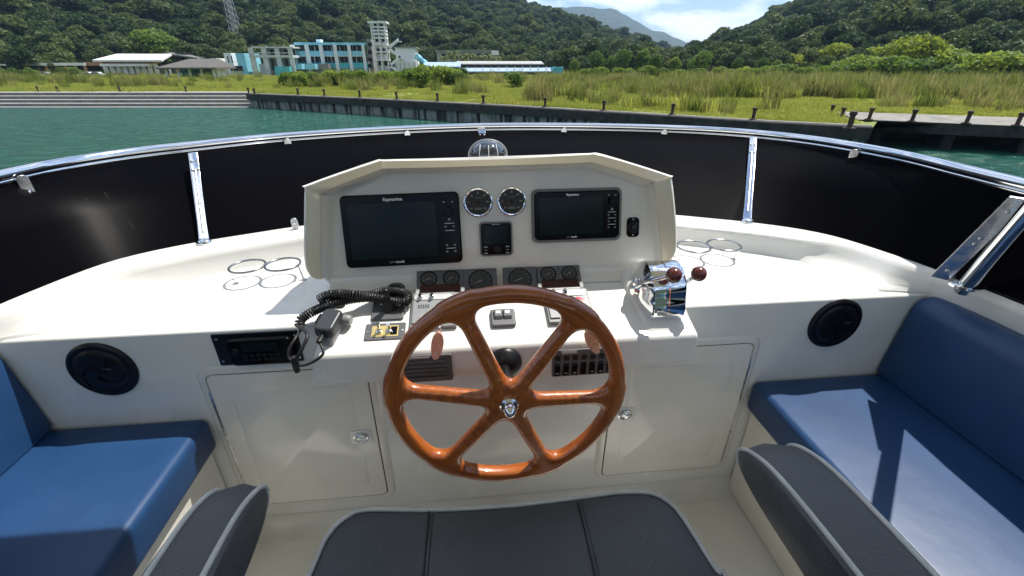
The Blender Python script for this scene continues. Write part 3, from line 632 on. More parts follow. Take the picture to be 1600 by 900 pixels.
# coiled cord
def shp(u, v, h):
    a, b = SHELF.px(u, v); return SHELF.w(a, b, h)
cpth = [shp(472, 514, 0.014), shp(474, 508, 0.020), shp(492, 499, 0.026), shp(520, 491, 0.034), shp(550, 483, 0.034), shp(575, 478, 0.030), shp(598, 478, 0.026), shp(620, 482, 0.022), shp(636, 480, 0.020), shp(638, 470, 0.020), shp(622, 465, 0.022), shp(600, 466, 0.024), shp(578, 473, 0.026), shp(560, 480, 0.044), shp(540, 481, 0.050), shp(520, 484, 0.052), shp(505, 489, 0.046)]
cc = resample(catmull(cpth, 10), 1500)
tv = np.gradient(cc, axis=0); tv /= np.linalg.norm(tv, axis=1)[:, None]
upv = np.tile(np.array([0, 0, 1.0]), (len(cc), 1)); sdv = np.cross(tv, upv); sdv /= np.linalg.norm(sdv, axis=1)[:, None]; upv = np.cross(sdv, tv)
ph = np.linspace(0, 2 * math.pi * 86, len(cc))
coil = cc + (sdv * np.cos(ph)[:, None] + upv * np.sin(ph)[:, None]) * 0.0092
bpy.context.view_layer.update()
def wh_(o, par=None):
    if par is None: o.parent = t; o.matrix_parent_inverse = t.matrix_world.inverted()
    else: o.parent = par
    return o
cord = wh_(tube('cord', coil, 0.0027, 'rubber', n=6)); cord['label'] = 'black coiled cord looped over the joystick'
hs = t.matrix_world @ Vector((0, -0.048, 0.026))
hp = [hs, aty(505, 552, 0.862), aty(488, 566, 0.855), aty(468, 571, 0.85), aty(452, 560, 0.86), aty(452, 545, 0.87), aty(462, 528, 0.89), coil[0]]
wh_(tube('lead', catmull(hp, 6), 0.0032, 'rubber', n=8), cord)
hp2 = [coil[8], aty(480, 522, 0.885), aty(472, 545, 0.858), aty(463, 562, 0.852), aty(463, 578, 0.858)]
wh_(tube('plug_lead', catmull(hp2, 6), 0.0042, 'rubber', n=8), cord)
pp = aty(463, 574, 0.856)
wh_(tube('plug', [pp + np.array([0, 0, 0.028]), pp + np.array([0, 0, 0.018]), pp, pp + np.array([0, 0, -0.012])], [0.0055, 0.0075, 0.0075, 0.006], 'rubber', n=12), cord)
def wp(o, par):
    o.parent = par; o.matrix_parent_inverse = Matrix.Translation(-par.location); return o

# ------------------------------------------------------------------ things on the shelf front
def frect(c4): return on(FRONT, c4)
cx, cy, W, H = frect([(622, 556), (706, 551), (708, 592), (622, 596)])
t = T('speaker_grille', 'dark slatted grille on the shelf front under the key tag', 'grille', mw=FRONT.mat(cx, cy))
prism('frame', rrect(W, H, 0.005, 4), 0, 0.007, 'greyp', t, bev=0.002)
for i in range(5): box('slat', (-W * 0.43, -H * 0.38 + i * H * 0.155, 0.0065), (W * 0.40, -H * 0.38 + i * H * 0.155 + H * 0.085, 0.0105), 'greyp', t, bev=0.0015)
prism('label_strip', rrect(W * 0.40, H * 0.05, 0.0005, 2, -W * 0.1, H * 0.44), 0.0068, 0.0076, 'silver', t)
cx, cy, W, H = frect([(862, 546), (958, 541), (960, 581), (863, 587)])
t = T('rocker_switch_panel', 'black panel of rocker switches on the shelf front below the red button', 'switch panel', mw=FRONT.mat(cx, cy))
prism('frame', rrect(W, H, 0.004, 4), 0, 0.006, 'greyp', t, bev=0.002)
prism('label_strip', rrect(W * 0.24, H * 0.10, 0.0005, 2, -W * 0.24, H * 0.42), 0.0058, 0.0066, 'silver', t)
for i in range(7):
    x = -W * 0.42 + i * W * 0.14
    prism('indicator_window', rrect(W * 0.085, H * 0.17, 0.001, 2, x, H * 0.21), 0.0058, 0.0085, 'black', t, bev=0.0008)
    r_ = prism('rocker', rrect(W * 0.085, H * 0.46, 0.001, 2, x, -H * 0.20), 0.0055, 0.010, 'blackgloss', t, bev=0.001, top=rrect(W * 0.085, H * 0.36, 0.001, 2, x, -H * 0.24))
    if i != 3: prism('rocker_mark', rrect(W * 0.045, H * 0.035, 0.0006, 2, x, -H * 0.33), 0.0099, 0.0104, 'dimwhite', r_)
cx, cy = FRONT.px(797, 566)
t = T('helm_pump_cap', 'black round helm pump boss behind the wheel hub', 'helm pump', mw=FRONT.mat(cx - 0.012, cy + 0.002))
lathe('flange', [(0.040, 0), (0.040, 0.006), (0.036, 0.011), (0.030, 0.020), (0.020, 0.028), (0.0005, 0.030)], 'black', t, 36)
lathe('shaft', [(0.012, 0.025), (0.012, 0.10), (0.0005, 0.10)], 'steel', t, 24, c=(-0.012, 0.0, 0))

# key tags
def keytag(u0, v0, u1, v1, yy, label, m, lean):
    a = aty(u0, v0, yy); b = aty(u1, v1, yy); L = np.linalg.norm(a - b); c = (a + b) / 2
    t = T('key_tag', label, 'key tag', 'oval key floats', loc=c)
    ang = math.atan2(a[0] - b[0], a[2] - b[2])
    t.rotation_euler = (R_(6), ang, R_(lean))
    pts = [(0.0138 * math.cos(x) * (1 + 0.12 * math.sin(x)), L * 0.5 * math.sin(x)) for x in np.linspace(0, 2 * math.pi, 28, endpoint=False)]
    fn = lambda x, y, z: (x, -z, y)
    prism('float', pts, -0.0045, 0.0045, m, t, bev=0.0025, seg=3, fn=fn)
    f2 = lambda x, y, z: (x, -0.0047 - z, y)
    for k, (yy_, s) in enumerate(((-0.24, 0.0045), (-0.33, 0.003))):
        ring_ = [(s * math.cos(x), L * yy_ + s * 0.8 * math.sin(x)) for x in np.linspace(0, 2 * math.pi, 16, endpoint=False)]
        tube('emblem_ring', [(x, -0.0048, y) for x, y in ring_], 0.0005, 'white', t, 5, True)
    for s in (-1, 1): prism('emblem_dot', [(s * 0.0035 + 0.0013 * math.cos(x), L * -0.40 + 0.0013 * math.sin(x)) for x in np.linspace(0, 2 * math.pi, 10, endpoint=False)], 0, 0.0004, 'white', t, fn=f2)
    tube('split_ring', [(0.004 * math.cos(x), 0, L * 0.47 + 0.006 + 0.006 * math.sin(x)) for x in np.linspace(0, 2 * math.pi, 18, endpoint=False)], 0.0007, 'chrome', t, 6, True)
    tube('key_stem', [(0, 0.0, L * 0.5 + 0.010), (0.001, 0.03, L * 0.5 + 0.020)], 0.0015, 'chrome', t, 8)
keytag(686, 517, 680, 563, 0.845, 'glossy pinkish wooden oval key tag hanging in front of the slatted grille', 'tag', 4)
keytag(917, 516, 934, 552, 0.845, 'speckled tan oval key tag hanging in front of the rocker switch panel', 'tagb', -14)

# ------------------------------------------------------------------ steering wheel (rounded plate with filleted holes, from a distance field)
def surface_nets(F, o, h):
    nx, ny, nz = F.shape; S = F < 0
    cnt = np.zeros((nx - 1, ny - 1, nz - 1)); acc = np.zeros((nx - 1, ny - 1, nz - 1, 3))
    corners = [(i, j, k) for i in (0, 1) for j in (0, 1) for k in (0, 1)]
    def sub(A, c): return A[c[0]:nx - 1 + c[0], c[1]:ny - 1 + c[1], c[2]:nz - 1 + c[2]]
    for a in corners:
        for ax in range(3):
            if a[ax]: continue
            b = list(a); b[ax] = 1
            fa, fb = sub(F, a), sub(F, b); m = (fa < 0) != (fb < 0)
            tt = np.where(m, fa / np.where(m, fa - fb, 1), 0); cnt += m
            for k in range(3): acc[..., k] += m * (a[k] + (tt if k == ax else 0))
    act = cnt > 0; idx = -np.ones(act.shape, int); idx[act] = np.arange(act.sum())
    ii = np.argwhere(act); V = (ii + acc[act] / cnt[act][:, None]) * h + o
    Q = []
    for ax in range(3):
        o1, o2 = [(1, 2), (2, 0), (0, 1)][ax]
        sl0 = [slice(None)] * 3; sl1 = [slice(None)] * 3; sl0[ax] = slice(0, -1); sl1[ax] = slice(1, None)
        a = S[tuple(sl0)]; b = S[tuple(sl1)]; E_ = np.argwhere(a != b)
        E_ = E_[(E_[:, o1] > 0) & (E_[:, o2] > 0) & (E_[:, o1] < F.shape[o1] - 1) & (E_[:, o2] < F.shape[o2] - 1)]
        d1 = np.zeros(3, int); d1[o1] = 1; d2 = np.zeros(3, int); d2[o2] = 1
        q = [idx[tuple((E_ - x).T)] for x in (0 * d1, d1, d1 + d2, d2)]
        q = np.stack(q, 1); fl_ = a[tuple(E_.T)]; q[~fl_] = q[~fl_][:, ::-1]; Q.append(q)
    return V, np.concatenate(Q)
WC = np.array([0.067, 0.757, 0.826])
h = 0.0034; nX = int(0.55 / h); nY = int(0.09 / h)
gx = (np.arange(nX) - nX / 2) * h; gy = np.arange(nY) * h - 0.062
X, Y, Z = np.meshgrid(gx, gy, gx, indexing='ij')
rr_ = np.sqrt(X * X + Z * Z); RO = 0.2405
def smin(a, b, k): hh = np.clip(0.5 + 0.5 * (b - a) / k, 0, 1); return b * (1 - hh) + a * hh - k * hh * (1 - hh)
d2 = np.abs(rr_ - RO) - 0.0168
sp = None
for k in range(6):
    a = R_(53 + 60 * k); along = X * math.cos(a) + Z * math.sin(a); side = np.abs(-X * math.sin(a) + Z * math.cos(a))
    e = np.where(along > 0, side, np.sqrt(along ** 2 + side ** 2)) - (0.0150 + 0.004 * np.clip(1 - rr_ / RO, 0, 1)); e = np.maximum(e, rr_ - RO)
    sp = e if sp is None else smin(sp, e, 0.034)
d2 = smin(d2, sp, 0.042); d2 = np.minimum(d2, rr_ - 0.05)
dish = -0.024 * np.clip(1 - rr_ / (RO - 0.02), 0, 1) ** 1.0
th = 0.0145 + 0.003 * np.clip((rr_ - 0.19) / 0.03, 0, 1); e_ = 0.0135
q1 = d2 + e_; q2 = np.abs(Y - dish) - th + e_
F = np.minimum(np.maximum(q1, q2), 0) + np.sqrt(np.maximum(q1, 0) ** 2 + np.maximum(q2, 0) ** 2) - e_
V, Q = surface_nets(F, np.array([gx[0], gy[0], gx[0]]), h)
wh = T('steering_wheel', 'varnished reddish wooden six-spoke steering wheel with a chrome hub nut', 'steering wheel', loc=WC)
o = M('wooden_rim', V, Q.tolist(), 'wood', wh, smooth=180)
sm_ = o.modifiers.new('sm', 'SMOOTH'); sm_.factor = 0.5; sm_.iterations = 6
lathe('hub_washer', [(0.020, -0.036), (0.020, -0.041), (0.017, -0.044), (0.0005, -0.044)], 'chrome', wh, 36, 'y')
lathe('hub_nut', [(0.0145, -0.040), (0.0145, -0.052), (0.012, -0.062), (0.007, -0.069), (0.0005, -0.071)], 'chrome', wh, 36, 'y')
lathe('hub_boss', [(0.030, 0.0), (0.026, 0.03), (0.018, 0.055), (0.014, 0.085), (0.0005, 0.085)], 'black', wh, 30, 'y')

# ------------------------------------------------------------------ throttle
th0 = np.array([0.476, 0.985, 0.946])
t = T('throttle_control', 'chrome twin lever throttle with burgundy ball knobs on a white pedestal', 'throttle', loc=th0)
def loc(p): return tuple(np.array(p, float) - th0)
prof_ = [(0.001, -0.058), (0.034, -0.058), (0.040, -0.056), (0.060, -0.043), (0.0655, -0.039), (0.067, -0.035), (0.067, -0.003), (0.0655, -0.0012), (0.0655, 0.0012), (0.067, 0.003), (0.067, 0.039), (0.065, 0.044), (0.060, 0.047), (0.036, 0.049), (0.001, 0.049)]
o = lathe('housing', prof_, 'chrome', t, 48, 'x', smooth=28)
for v in o.data.vertices:
    if v.co.z < 0:
        q = min(1, -v.co.z / 0.067); v.co.y = v.co.y * (1 + 0.1 * q) + (math.copysign(0.030, v.co.y) * q if abs(v.co.y) > 1e-4 else 0); v.co.z *= 1.12
    v.co.z += 0.004
box('base_plate', (-0.048, -0.062, -0.074), (0.048, 0.05, -0.062), 'chrome', t, bev=0.003)
for s in (-1, 1):
    lathe('lever_hub', [(0.022, s * 0.046), (0.022, s * 0.061), (0.016, s * 0.068), (0.0005, s * 0.069)], 'chrome', t, 28, 'x')
k1 = aty(1053, 430, 0.905); k2 = aty(1092, 428, 0.935)
for kk, hub in ((k1, (-0.064, 0, 0)), (k2, (0.064, 0, 0))):
    e = np.array(loc(kk)); hb = np.array(hub); mid = hb + (e - hb) * 0.35 + np.array([0.0, -0.012, 0.014])
    pa = catmull([hb, mid, e], 8)
    lv = tube('lever', pa, np.linspace(0.0075, 0.0048, len(pa)), 'chrome', t, 12)
    sphere('knob', e, 0.0188, 'burg', lv)
    lathe('knob_collar', [(0.0001, 0), (0.007, 0.001), (0.0068, 0.006), (0.0001, 0.007)], 'chrome', lv, 16, c=(hb + (e - hb) * 0.82))
sphere('neutral_button', (-0.064, -0.004, 0.022), 0.012, 'chrome', t, (0.6, 1, 1))
prism('red_sticker', rrect(0.014, 0.014, 0.002, 3, -0.034, 0.0), 0, 0.001, 'red', t, fn=lambda x, y, z: (x, -0.0605 - z, y + 0.012))

# ------------------------------------------------------------------ cup holders
def cupholder(pc, feet, label):
    cs = [atz(*p, 0.945) for p in pc]; fs_ = [atz(*p, 0.9005) for p in feet]
    o0 = (cs[0] + cs[1]) / 2; o0[2] = 0.9
    t = T('cup_holder', label, 'cup holder', 'twin ring cup holders', loc=o0)
    d = cs[1] - cs[0]; L = np.linalg.norm(d[:2]); r = L / 2 - 0.0012; 
    for c in cs:
        tube('ring', [(c[0] - o0[0] + r * math.cos(a), c[1] - o0[1] + r * math.sin(a), 0.045) for a in np.linspace(0, 2 * math.pi, 48, endpoint=False)], 0.0036, 'steelb', t, 8, True)
    for c, f in zip(cs, fs_):
        dr = f[:2] - c[:2]; dr = dr / np.linalg.norm(dr) * r; e = c[:2] + dr - o0[:2]; f2 = f[:2] - o0[:2]
        tube('post', [(e[0], e[1], 0.045), (e[0] * 0.5 + f2[0] * 0.5, e[1] * 0.5 + f2[1] * 0.5, 0.02), (f2[0], f2[1], 0.001)], 0.003, 'chrome', t, 8)
        lathe('foot', [(0.0075, 0.0005), (0.007, 0.003), (0.003, 0.0045), (0.0005, 0.0045)], 'steel', t, 18, c=(f2[0], f2[1], 0))
cupholder([(386.5, 416), (442, 413)], [(369, 443), (475, 437)], 'pair of thin steel cup rings on the counter beside the handset')
cupholder([(1083.5, 385.5), (1131, 383)], [(1056, 409), (1146, 405)], 'pair of thin steel cup rings on the counter beside the throttle')

# ------------------------------------------------------------------ loudspeakers and stereo in the front wall
def speaker(u, v, label):
    P = aty(u, v, WALLY); t = T('loudspeaker', label, 'speaker', 'round black speakers in the front wall', mw=PL((P[0], WALLY, P[2]), (0, 0, 1)).mat(0, 0))
    r = 0.0755
    lathe('flange', [(r, 0), (r, 0.004), (r - 0.005, 0.008), (r - 0.011, 0.0095), (r - 0.0145, 0.008), (0.001, 0.006)], 'black', t, 56)
    lathe('grille', [(r - 0.0145, 0.007), (r - 0.018, 0.0105), (r - 0.034, 0.014), (0.016, 0.013), (0.012, 0.014), (0.0005, 0.015)], 'black', t, 48)
    for k in range(3):
        sp_ = [((0.014 + 0.011 * s) * math.cos(R_(120 * k) + s * 0.55), (0.014 + 0.011 * s) * math.sin(R_(120 * k) + s * 0.55), 0.0155 - 0.0006 * s) for s in np.linspace(0, 3.6, 14)]
        tube('swirl_rib', sp_, np.linspace(0.0022, 0.001, 14), 'blackgloss', t, 6)
    text('brand_lettering', 'FUSION', 0.0052, 0.022, 0.010, 0.0168, 'dimwhite', t)
speaker(162, 577, 'round black loudspeaker in the front wall above the left blue bench')
speaker(1303.5, 505, 'round black loudspeaker in the front wall beside the right bench backrest')
P4 = [aty(*p, WALLY) for p in ((331, 522), (470, 515), (470, 564), (345, 569))]
W = 0.196; H = 0.088; cxx = np.mean([p[0] for p in P4]) ; czz = np.mean([p[2] for p in P4])
t = T('marine_stereo', 'black marine stereo on a square black plate above the left locker', 'stereo', mw=PL((cxx, WALLY, czz), (0, 0, 1)).mat(0, 0))
prism('plate', rrect(W, H, 0.003, 3), 0, 0.004, 'black', t, bev=0.001)
prism('body', rrect(W * 0.76, H * 0.84, 0.014, 5, W * 0.06, -0.002), 0.003, 0.020, 'blackgloss', t, bev=0.005, seg=3)
prism('display', rrect(W * 0.42, H * 0.28, 0.003, 3, W * 0.06, H * 0.17), 0.0195, 0.0208, 'screen', t)
for i in range(12):
    prism('button', rrect(0.010, 0.0065, 0.002, 3, W * 0.06 - 0.036 + (i % 6) * 0.0145, -0.008 - 0.012 * (i // 6)), 0.0195, 0.0222, 'black', t, bev=0.001)
lathe('volume_knob', [(0.009, 0.019), (0.0085, 0.027), (0.0005, 0.028)], 'black', t, 20, c=(-W * 0.22, 0.006, 0))
for sx in (-0.45, 0.46):
    for sy in (-0.36, 0.36): lathe('screw', [(0.0035, 0.0038), (0.003, 0.0055), (0.0004, 0.006)], 'steel', t, 12, c=(sx * W, sy * H, 0))

# ------------------------------------------------------------------ windscreen
RP = [(-1.10, -1.0), (-1.115, 0.6), (-1.108, 1.195), (-1.08, 1.36), (-1.005, 1.50), (-0.885, 1.625), (-0.672, 1.80), (-0.323, 1.955), (0.08, 2.03), (0.479, 1.995), (0.837, 1.893), (1.08, 1.745), (1.225, 1.53), (1.275, 1.25), (1.252, 1.03), (1.225, 0.80), (1.215, 0.5), (1.2, -1.0)]
RP = [(x * 1.0625, y * 1.0625) for x, y in RP]
RC = resample(catmull(RP, 10), 220)
ws = T('windscreen', 'low black wraparound windscreen with a polished steel top rail', 'windscreen', loc=(0.08, 1.7, ZC))
def wpw(o): return wp(o, ws)
# match both curves by bearing from the middle of the cockpit
def bear(P): return np.unwrap(np.arctan2(P[:, 0] - 0.08, P[:, 1] - 0.35))
bc, br = bear(C2), bear(RC); B = np.linspace(max(bc[0], br[0]) + 0.01, min(bc[-1], br[-1]) - 0.01, 160)
fc2 = np.stack([np.interp(B, bc, C2[:, k]) for k in (0, 1)], 1); frc = np.stack([np.interp(B, br, RC[:, k]) for k in (0, 1)], 1)
lowc = [(*p, ZC - 0.004) for p in fc2]; hic = [(*p, ZR - 0.012) for p in frc]
def panel(i0, i1):
    A = lowc[i0:i1]; Bc = hic[i0:i1]; nrm = [np.array([*(np.array(b[:2]) - np.array([0.08, 0.5])), 0]) for b in Bc]
    mid = [tuple(np.array(a) * 0.5 + np.array(b) * 0.5 + np.array([0, 0.0, 0.0])) for a, b in zip(A, Bc)]
    o_ = [tuple(np.array(p) + nn / np.linalg.norm(nn) * 0.006) for p, nn in zip(Bc, nrm)]; o2 = [tuple(np.array(p) + nn / np.linalg.norm(nn) * 0.006) for p, nn in zip(A, nrm)]
    wpw(loft('panel', [A, mid, Bc, o_, o2], 'screenpanel', smooth=60))
def nearest(pt): return int(np.argmin(np.linalg.norm(frc - np.array(pt)[:2], axis=1)))
postL = atz(318, 380, ZC); postR = atz(1168, 347, ZC)
topL = atz(300, 238, ZR - 0.01); topR = atz(1178, 214, ZR - 0.01)
jL = nearest(topL); jR = nearest(topR); jE = nearest((1.30, 0.90))
for a, b in ((0, jL + 1), (jL, jR + 1), (jR, jE + 1), (jE, 160)): panel(a, b)
wpw(tube('top_rail', [(*p, ZR) for p in RC], 0.0140, 'chrome', n=14))
nn = np.array([(np.array([0.08, 0.5]) - p) / np.linalg.norm(np.array([0.08, 0.5]) - p) for p in RC])
ch = [(*(p + q * 0.005), ZR - 0.0155) for p, q in zip(RC, nn)]
wpw(tube('rail_channel', ch, 0.0065, 'chrome', n=8, sq=(0.75, 1.0)))
def post(b, tp_, w0, name='post'):
    b = np.array(b); tp_ = np.array(tp_); inb = np.array([0.08, 0.5, 0]) - np.array([b[0], b[1], 0]); inb /= np.linalg.norm(inb); sd = np.cross(inb, [0, 0, 1.0]); sd /= np.linalg.norm(sd)
    vs = []; 
    for p, ww in ((b, w0 * 1.15), (b * 0.8 + tp_ * 0.2, w0), (tp_, w0 * 1.05)):
        for s, dpt in ((-1, 0.002), (-1, 0.010), (1, 0.010), (1, 0.002)): vs.append(p + sd * s * ww + inb * dpt)
    fs = [[i * 4 + k, i * 4 + (k + 1) % 4, (i + 1) * 4 + (k + 1) % 4, (i + 1) * 4 + k] for i in range(2) for k in range(4)] + [[3, 2, 1, 0], [8, 9, 10, 11]]
    pst = wpw(M(name, vs, fs, 'chrome', bev=0.002))
    def sub(o_): o_.parent = pst; return o_
    sub(tube('post_rib', [b * 0.88 + tp_ * 0.12 + inb * 0.010, b * 0.2 + tp_ * 0.8 + inb * 0.010], 0.0035, 'steel', n=8))
    for f in (0.42, 0.80, 0.90):
        for s in ((-1, 1) if f > 0.5 else (0,)):
            c = b * (1 - f) + tp_ * f + inb * 0.011 + sd * s * w0 * 0.6; sub(sphere('screw', c, 0.0045, 'steel', None, n=12))
    sub(sphere('foot', b + inb * 0.006 + np.array([0, 0, 0.004]), 0.024, 'chrome', None, (0.9, 0.8, 0.5)))
    return pst
post(postL, topL, 0.013); post(postR, topR, 0.013)
cT = (*RC[nearest((0, 0)) * 0 + int(np.argmin(np.abs(RC[:, 0] - atz(755, 200, ZR)[0]) + (RC[:, 1] < 1.5) * 9))], ZR - 0.01)
post((cT[0], cT[1] - 0.3, ZC), cT, 0.016)
for (u, v) in ((32, 286), (441, 230), (637, 219), (879, 212), (1038, 212), (1375, 243)):
    P = atz(u, v - 6, ZR - 0.02); j = nearest(P); a = np.array(hic[j]); dn_ = np.array([0, 0, -1.0]); inb = np.array([0.08, 0.5, a[2]]) - a; inb[2] = 0; inb /= np.linalg.norm(inb); sd = np.cross(dn_, inb); sd /= np.linalg.norm(sd); outn = np.cross(sd, dn_); outn = outn if outn @ inb > 0 else -outn
    a = a + outn * 0.019; poly = rrect(0.026, 0.058, 0.012, 5); fn = lambda x, y, z: tuple(a + sd * x + dn_ * (0.022 - y) + outn * (0.001 + z))
    k = wpw(prism('rail_bracket', poly, 0, 0.005, 'steel', bev=0.0015, fn=fn))
    c = a + dn_ * 0.038 + outn * 0.0065; s_ = sphere('screw', c, 0.005, 'chrome', None, n=12); s_.parent = k
# small foot bracket beside the hood
P = atz(461, 357, ZC + 0.005); k = wpw(prism('foot_bracket', rrect(0.022, 0.040, 0.010, 5), 0, 0.006, 'steel', bev=0.0015, fn=lambda x, y, z: (P[0] + x, P[1] + 0.01 - z, P[2] + 0.014 + y))); s_ = sphere('screw', P + np.array([0, 0.002, 0.018]), 0.005, 'chrome', None, n=12); s_.parent = k

# end post strip and canopy leg at starboard
B0 = atz(1507, 447, ZC + 0.002); T0 = EYE + ray(1600, 340) * 0.90; Dv = (T0 - B0) / (T0[2] - B0[2])
s0 = atz(1468, 434, ZC + 0.002); s1 = EYE + ray(1600, 305) * 0.955; sD = (s1 - s0) / (s1[2] - s0[2]); s1 = s0 + sD * (ZR - ZC - 0.004)
sv = np.array([0.55, -0.75, 0.0]); sv /= np.linalg.norm(sv); nv = np.cross(s1 - s0, sv); nv /= np.linalg.norm(nv)
vs = [p + sv * a * 0.018 + nv * b * 0.004 for p in (s0, s0 * 0.85 + s1 * 0.15, s1) for a, b in ((-1.0, -1), (1, -1), (1, 1), (-1.0, 1))]
es = wpw(M('end_strip', vs, [[i * 4 + k, i * 4 + (k + 1) % 4, (i + 1) * 4 + (k + 1) % 4, (i + 1) * 4 + k] for i in range(2) for k in range(4)] + [[3, 2, 1, 0], [8, 9, 10, 11]], 'steel', bev=0.0015))
for f in (0.12, 0.48, 0.55, 0.86):
    for g in (1, -1):
        s_ = sphere('screw', s0 * (1 - f) + s1 * f + nv * 0.005 * g, 0.0045, 'steel', None, n=10); s_.parent = es

# canopy (shades the helm seat) on four steel legs
ZT = 2.0
bim = T('bimini_canopy', 'navy canvas canopy stretched over the helm seat on steel legs', 'canopy', loc=(0.03, 0.0, ZT))
xsb = np.linspace(-1.20, 1.23, 15); ysb = np.linspace(-1.3, 1.06, 9)
vs = []; fs = []
for lay in (0, 0.012):
    for y in ysb:
        for x in xsb: vs.append((x, y, ZT + 0.06 * (1 - ((x - 0.015) / 1.215) ** 2) + lay))
nxb = len(xsb); nb = nxb * len(ysb)
for lay in (0, 1):
    for j in range(len(ysb) - 1):
        for i in range(nxb - 1): q = lay * nb + j * nxb + i; fs.append([q, q + 1, q + 1 + nxb, q + nxb])
bd = [j for j in range(nxb)] + [nxb * j + nxb - 1 for j in range(1, len(ysb))] + [nb - 1 - j for j in range(1, nxb)] + [nxb * (len(ysb) - 1 - j) for j in range(1, len(ysb) - 1)]
for a, b in zip(bd, bd[1:] + bd[:1]): fs.append([a, b, b + nb, a + nb])
wp(M('canvas', vs, fs, 'canvas', smooth=40), bim)
leg_top = B0 + Dv * (ZT - 0.02 - B0[2])
wp(tube('leg', [B0 - np.array([0, 0, 0.01]), B0 + Dv * 0.3, leg_top], 0.0175, 'chrome', n=16), bim)
wp(tube('leg', [(-1.09, -0.75, 0.955), (-1.10, -0.80, ZT + 0.005)], 0.0125, 'chrome', n=12), bim)
wp(tube('leg', [(1.24, -0.75, 0.955), (1.20, -0.80, ZT)], 0.0125, 'chrome', n=12), bim)
wp(tube('leg', [(-1.09, -0.35, 0.955), (-0.70, 0.28, ZT + 0.03)], 0.0125, 'chrome', n=12), bim)
ft = wp(lathe('leg_foot', [(0.034, 0), (0.034, 0.006), (0.025, 0.014), (0.0005, 0.016)], 'chrome', None, 28, c=tuple(B0)), bim)

# ------------------------------------------------------------------ compass on the hood
c0 = aty(762.5, 243, 1.275); c0[2] = 1.212
t = T('compass', 'domed compass with grey base on top of the instrument hood', 'compass', loc=c0)
r = 0.050
lathe('base', [(r, 0), (r, 0.014), (r * 1.04, 0.016), (r * 1.04, 0.022), (r * 0.97, 0.024), (0.0005, 0.024)], 'greyp', t, 44)
lathe('card', [(r * 0.80, 0.024), (r * 0.80, 0.031), (r * 0.6, 0.033), (0.0005, 0.036)], 'dial', t, 36)
gl = mat('compass_dome_glass', (0.012, 0.016, 0.022), 0.04, spec=1.0, coat=1.0)
lathe('glass_dome', [(r * 0.95, 0.022)] + [(max(0.0005, r * 0.95 * math.cos(a)), 0.024 + r * 0.74 * math.sin(a)) for a in np.linspace(0.0, math.pi / 2, 14)], gl, t, 40)
tube('guard_hoop', [(r * 1.03 * math.cos(a), 0.006, 0.020 + r * 0.80 * math.sin(a)) for a in np.linspace(-0.1, math.pi + 0.1, 24)], 0.004, 'lightgrey', t, 8)
for x in (-0.026, 0.0, 0.026):
    tube('lubber_line', [(x * (1 - 0.25 * q), -math.sqrt(max(0, (0.0475 * math.cos(q * 1.2)) ** 2 - x * x * (1 - 0.25 * q) ** 2)) - 0.001, 0.024 + 0.037 * math.sin(q * 1.2)) for q in np.linspace(0.05, 0.75, 6)], 0.0009, 'white', t, 5)
for s in (-1, 1): prism('side_light', rrect(0.014, 0.008, 0.002, 3, s * 0.036, 0.029), -0.0, 0.02, 'black', t, fn=lambda x, y, z: (x, -0.02 - z, y))

# ------------------------------------------------------------------ benches
def cushion(name, label, a, b, bev, m='vinyl', cat='cushion', group='blue seat cushions'):
    c = ((a[0] + b[0]) / 2, (a[1] + b[1]) / 2, a[2])
    A = [a[i] - c[i] for i in range(3)]; Bv = [b[i] - c[i] for i in range(3)]
    nx_, ny_ = 8, 14
    bm = bmesh.new(); bmesh.ops.create_cube(bm, size=1)
    for v in bm.verts: v.co = Vector([A[i] if v.co[i] < 0 else Bv[i] for i in range(3)])
    bmesh.ops.bevel(bm, geom=bm.edges[:], offset=bev, segments=6, affect='EDGES', profile=0.5)
    me = bpy.data.meshes.new(name); bm.to_mesh(me); bm.free()
    o = finish(name, me, m, smooth=180); o.location = c
    return tag(o, label, cat, group)
def backrest(sgn, x0):
    pr = [(0.0, 0.650), (0.010, 0.76), (0.020, 0.862), (0.026, 0.882), (0.040, 0.896), (0.060, 0.902), (0.09, 0.900), (0.105, 0.885), (0.108, 0.86), (0.108, 0.65)]
    ys = [-0.9, 0.930, 0.948, 0.956]; sh = [0, 0, 0.004, 0.014]
    loops = []
    for y, s in zip(ys, sh):
        loops.append([(x0 + sgn * (x + (0.054 - x) * s * 6), y, z + (0.77 - z) * s * 5) for x, z in pr])
    return loft('backrest', loops, 'vinyl', closed=True, caps=True, smooth=60)
def bench(lb, seat, sgn, xb, base):
    e = T('cockpit_bench', lb, 'bench', 'blue cushioned side benches', loc=((base[0] + base[1]) / 2, 0.3, 0.2))
    c = cushion('seat_cushion', '', (seat[0], -0.9, 0.545), (seat[1], 0.960, 0.647), 0.020)
    for k in ('label', 'category', 'group'): 
        if k in c: del c[k]
    c.data.transform(Matrix.Translation(c.location)); c.location = (0, 0, 0); wp(c, e)
    wp(backrest(sgn, xb), e); wp(box('base', (base[0], -0.9, 0.2005), (base[1], WALLY - 0.002, 0.546), 'gel', bev=0.010, seg=3), e)
    return c
bench('blue vinyl side bench below the stereo, fully lit without a shadow stripe', (-1.10, -0.688), -1, -1.050, (-1.10, -0.712))
br_ = bench('blue vinyl side bench with a slanting shadow stripe across its seat', (0.790, 1.215), 1, 1.172, (0.815, 1.26))
zp = box('zip_pull', (0.800, 0.895, 0.528), (0.806, 0.903, 0.545), 'steel', bev=0.001); zp.parent = br_

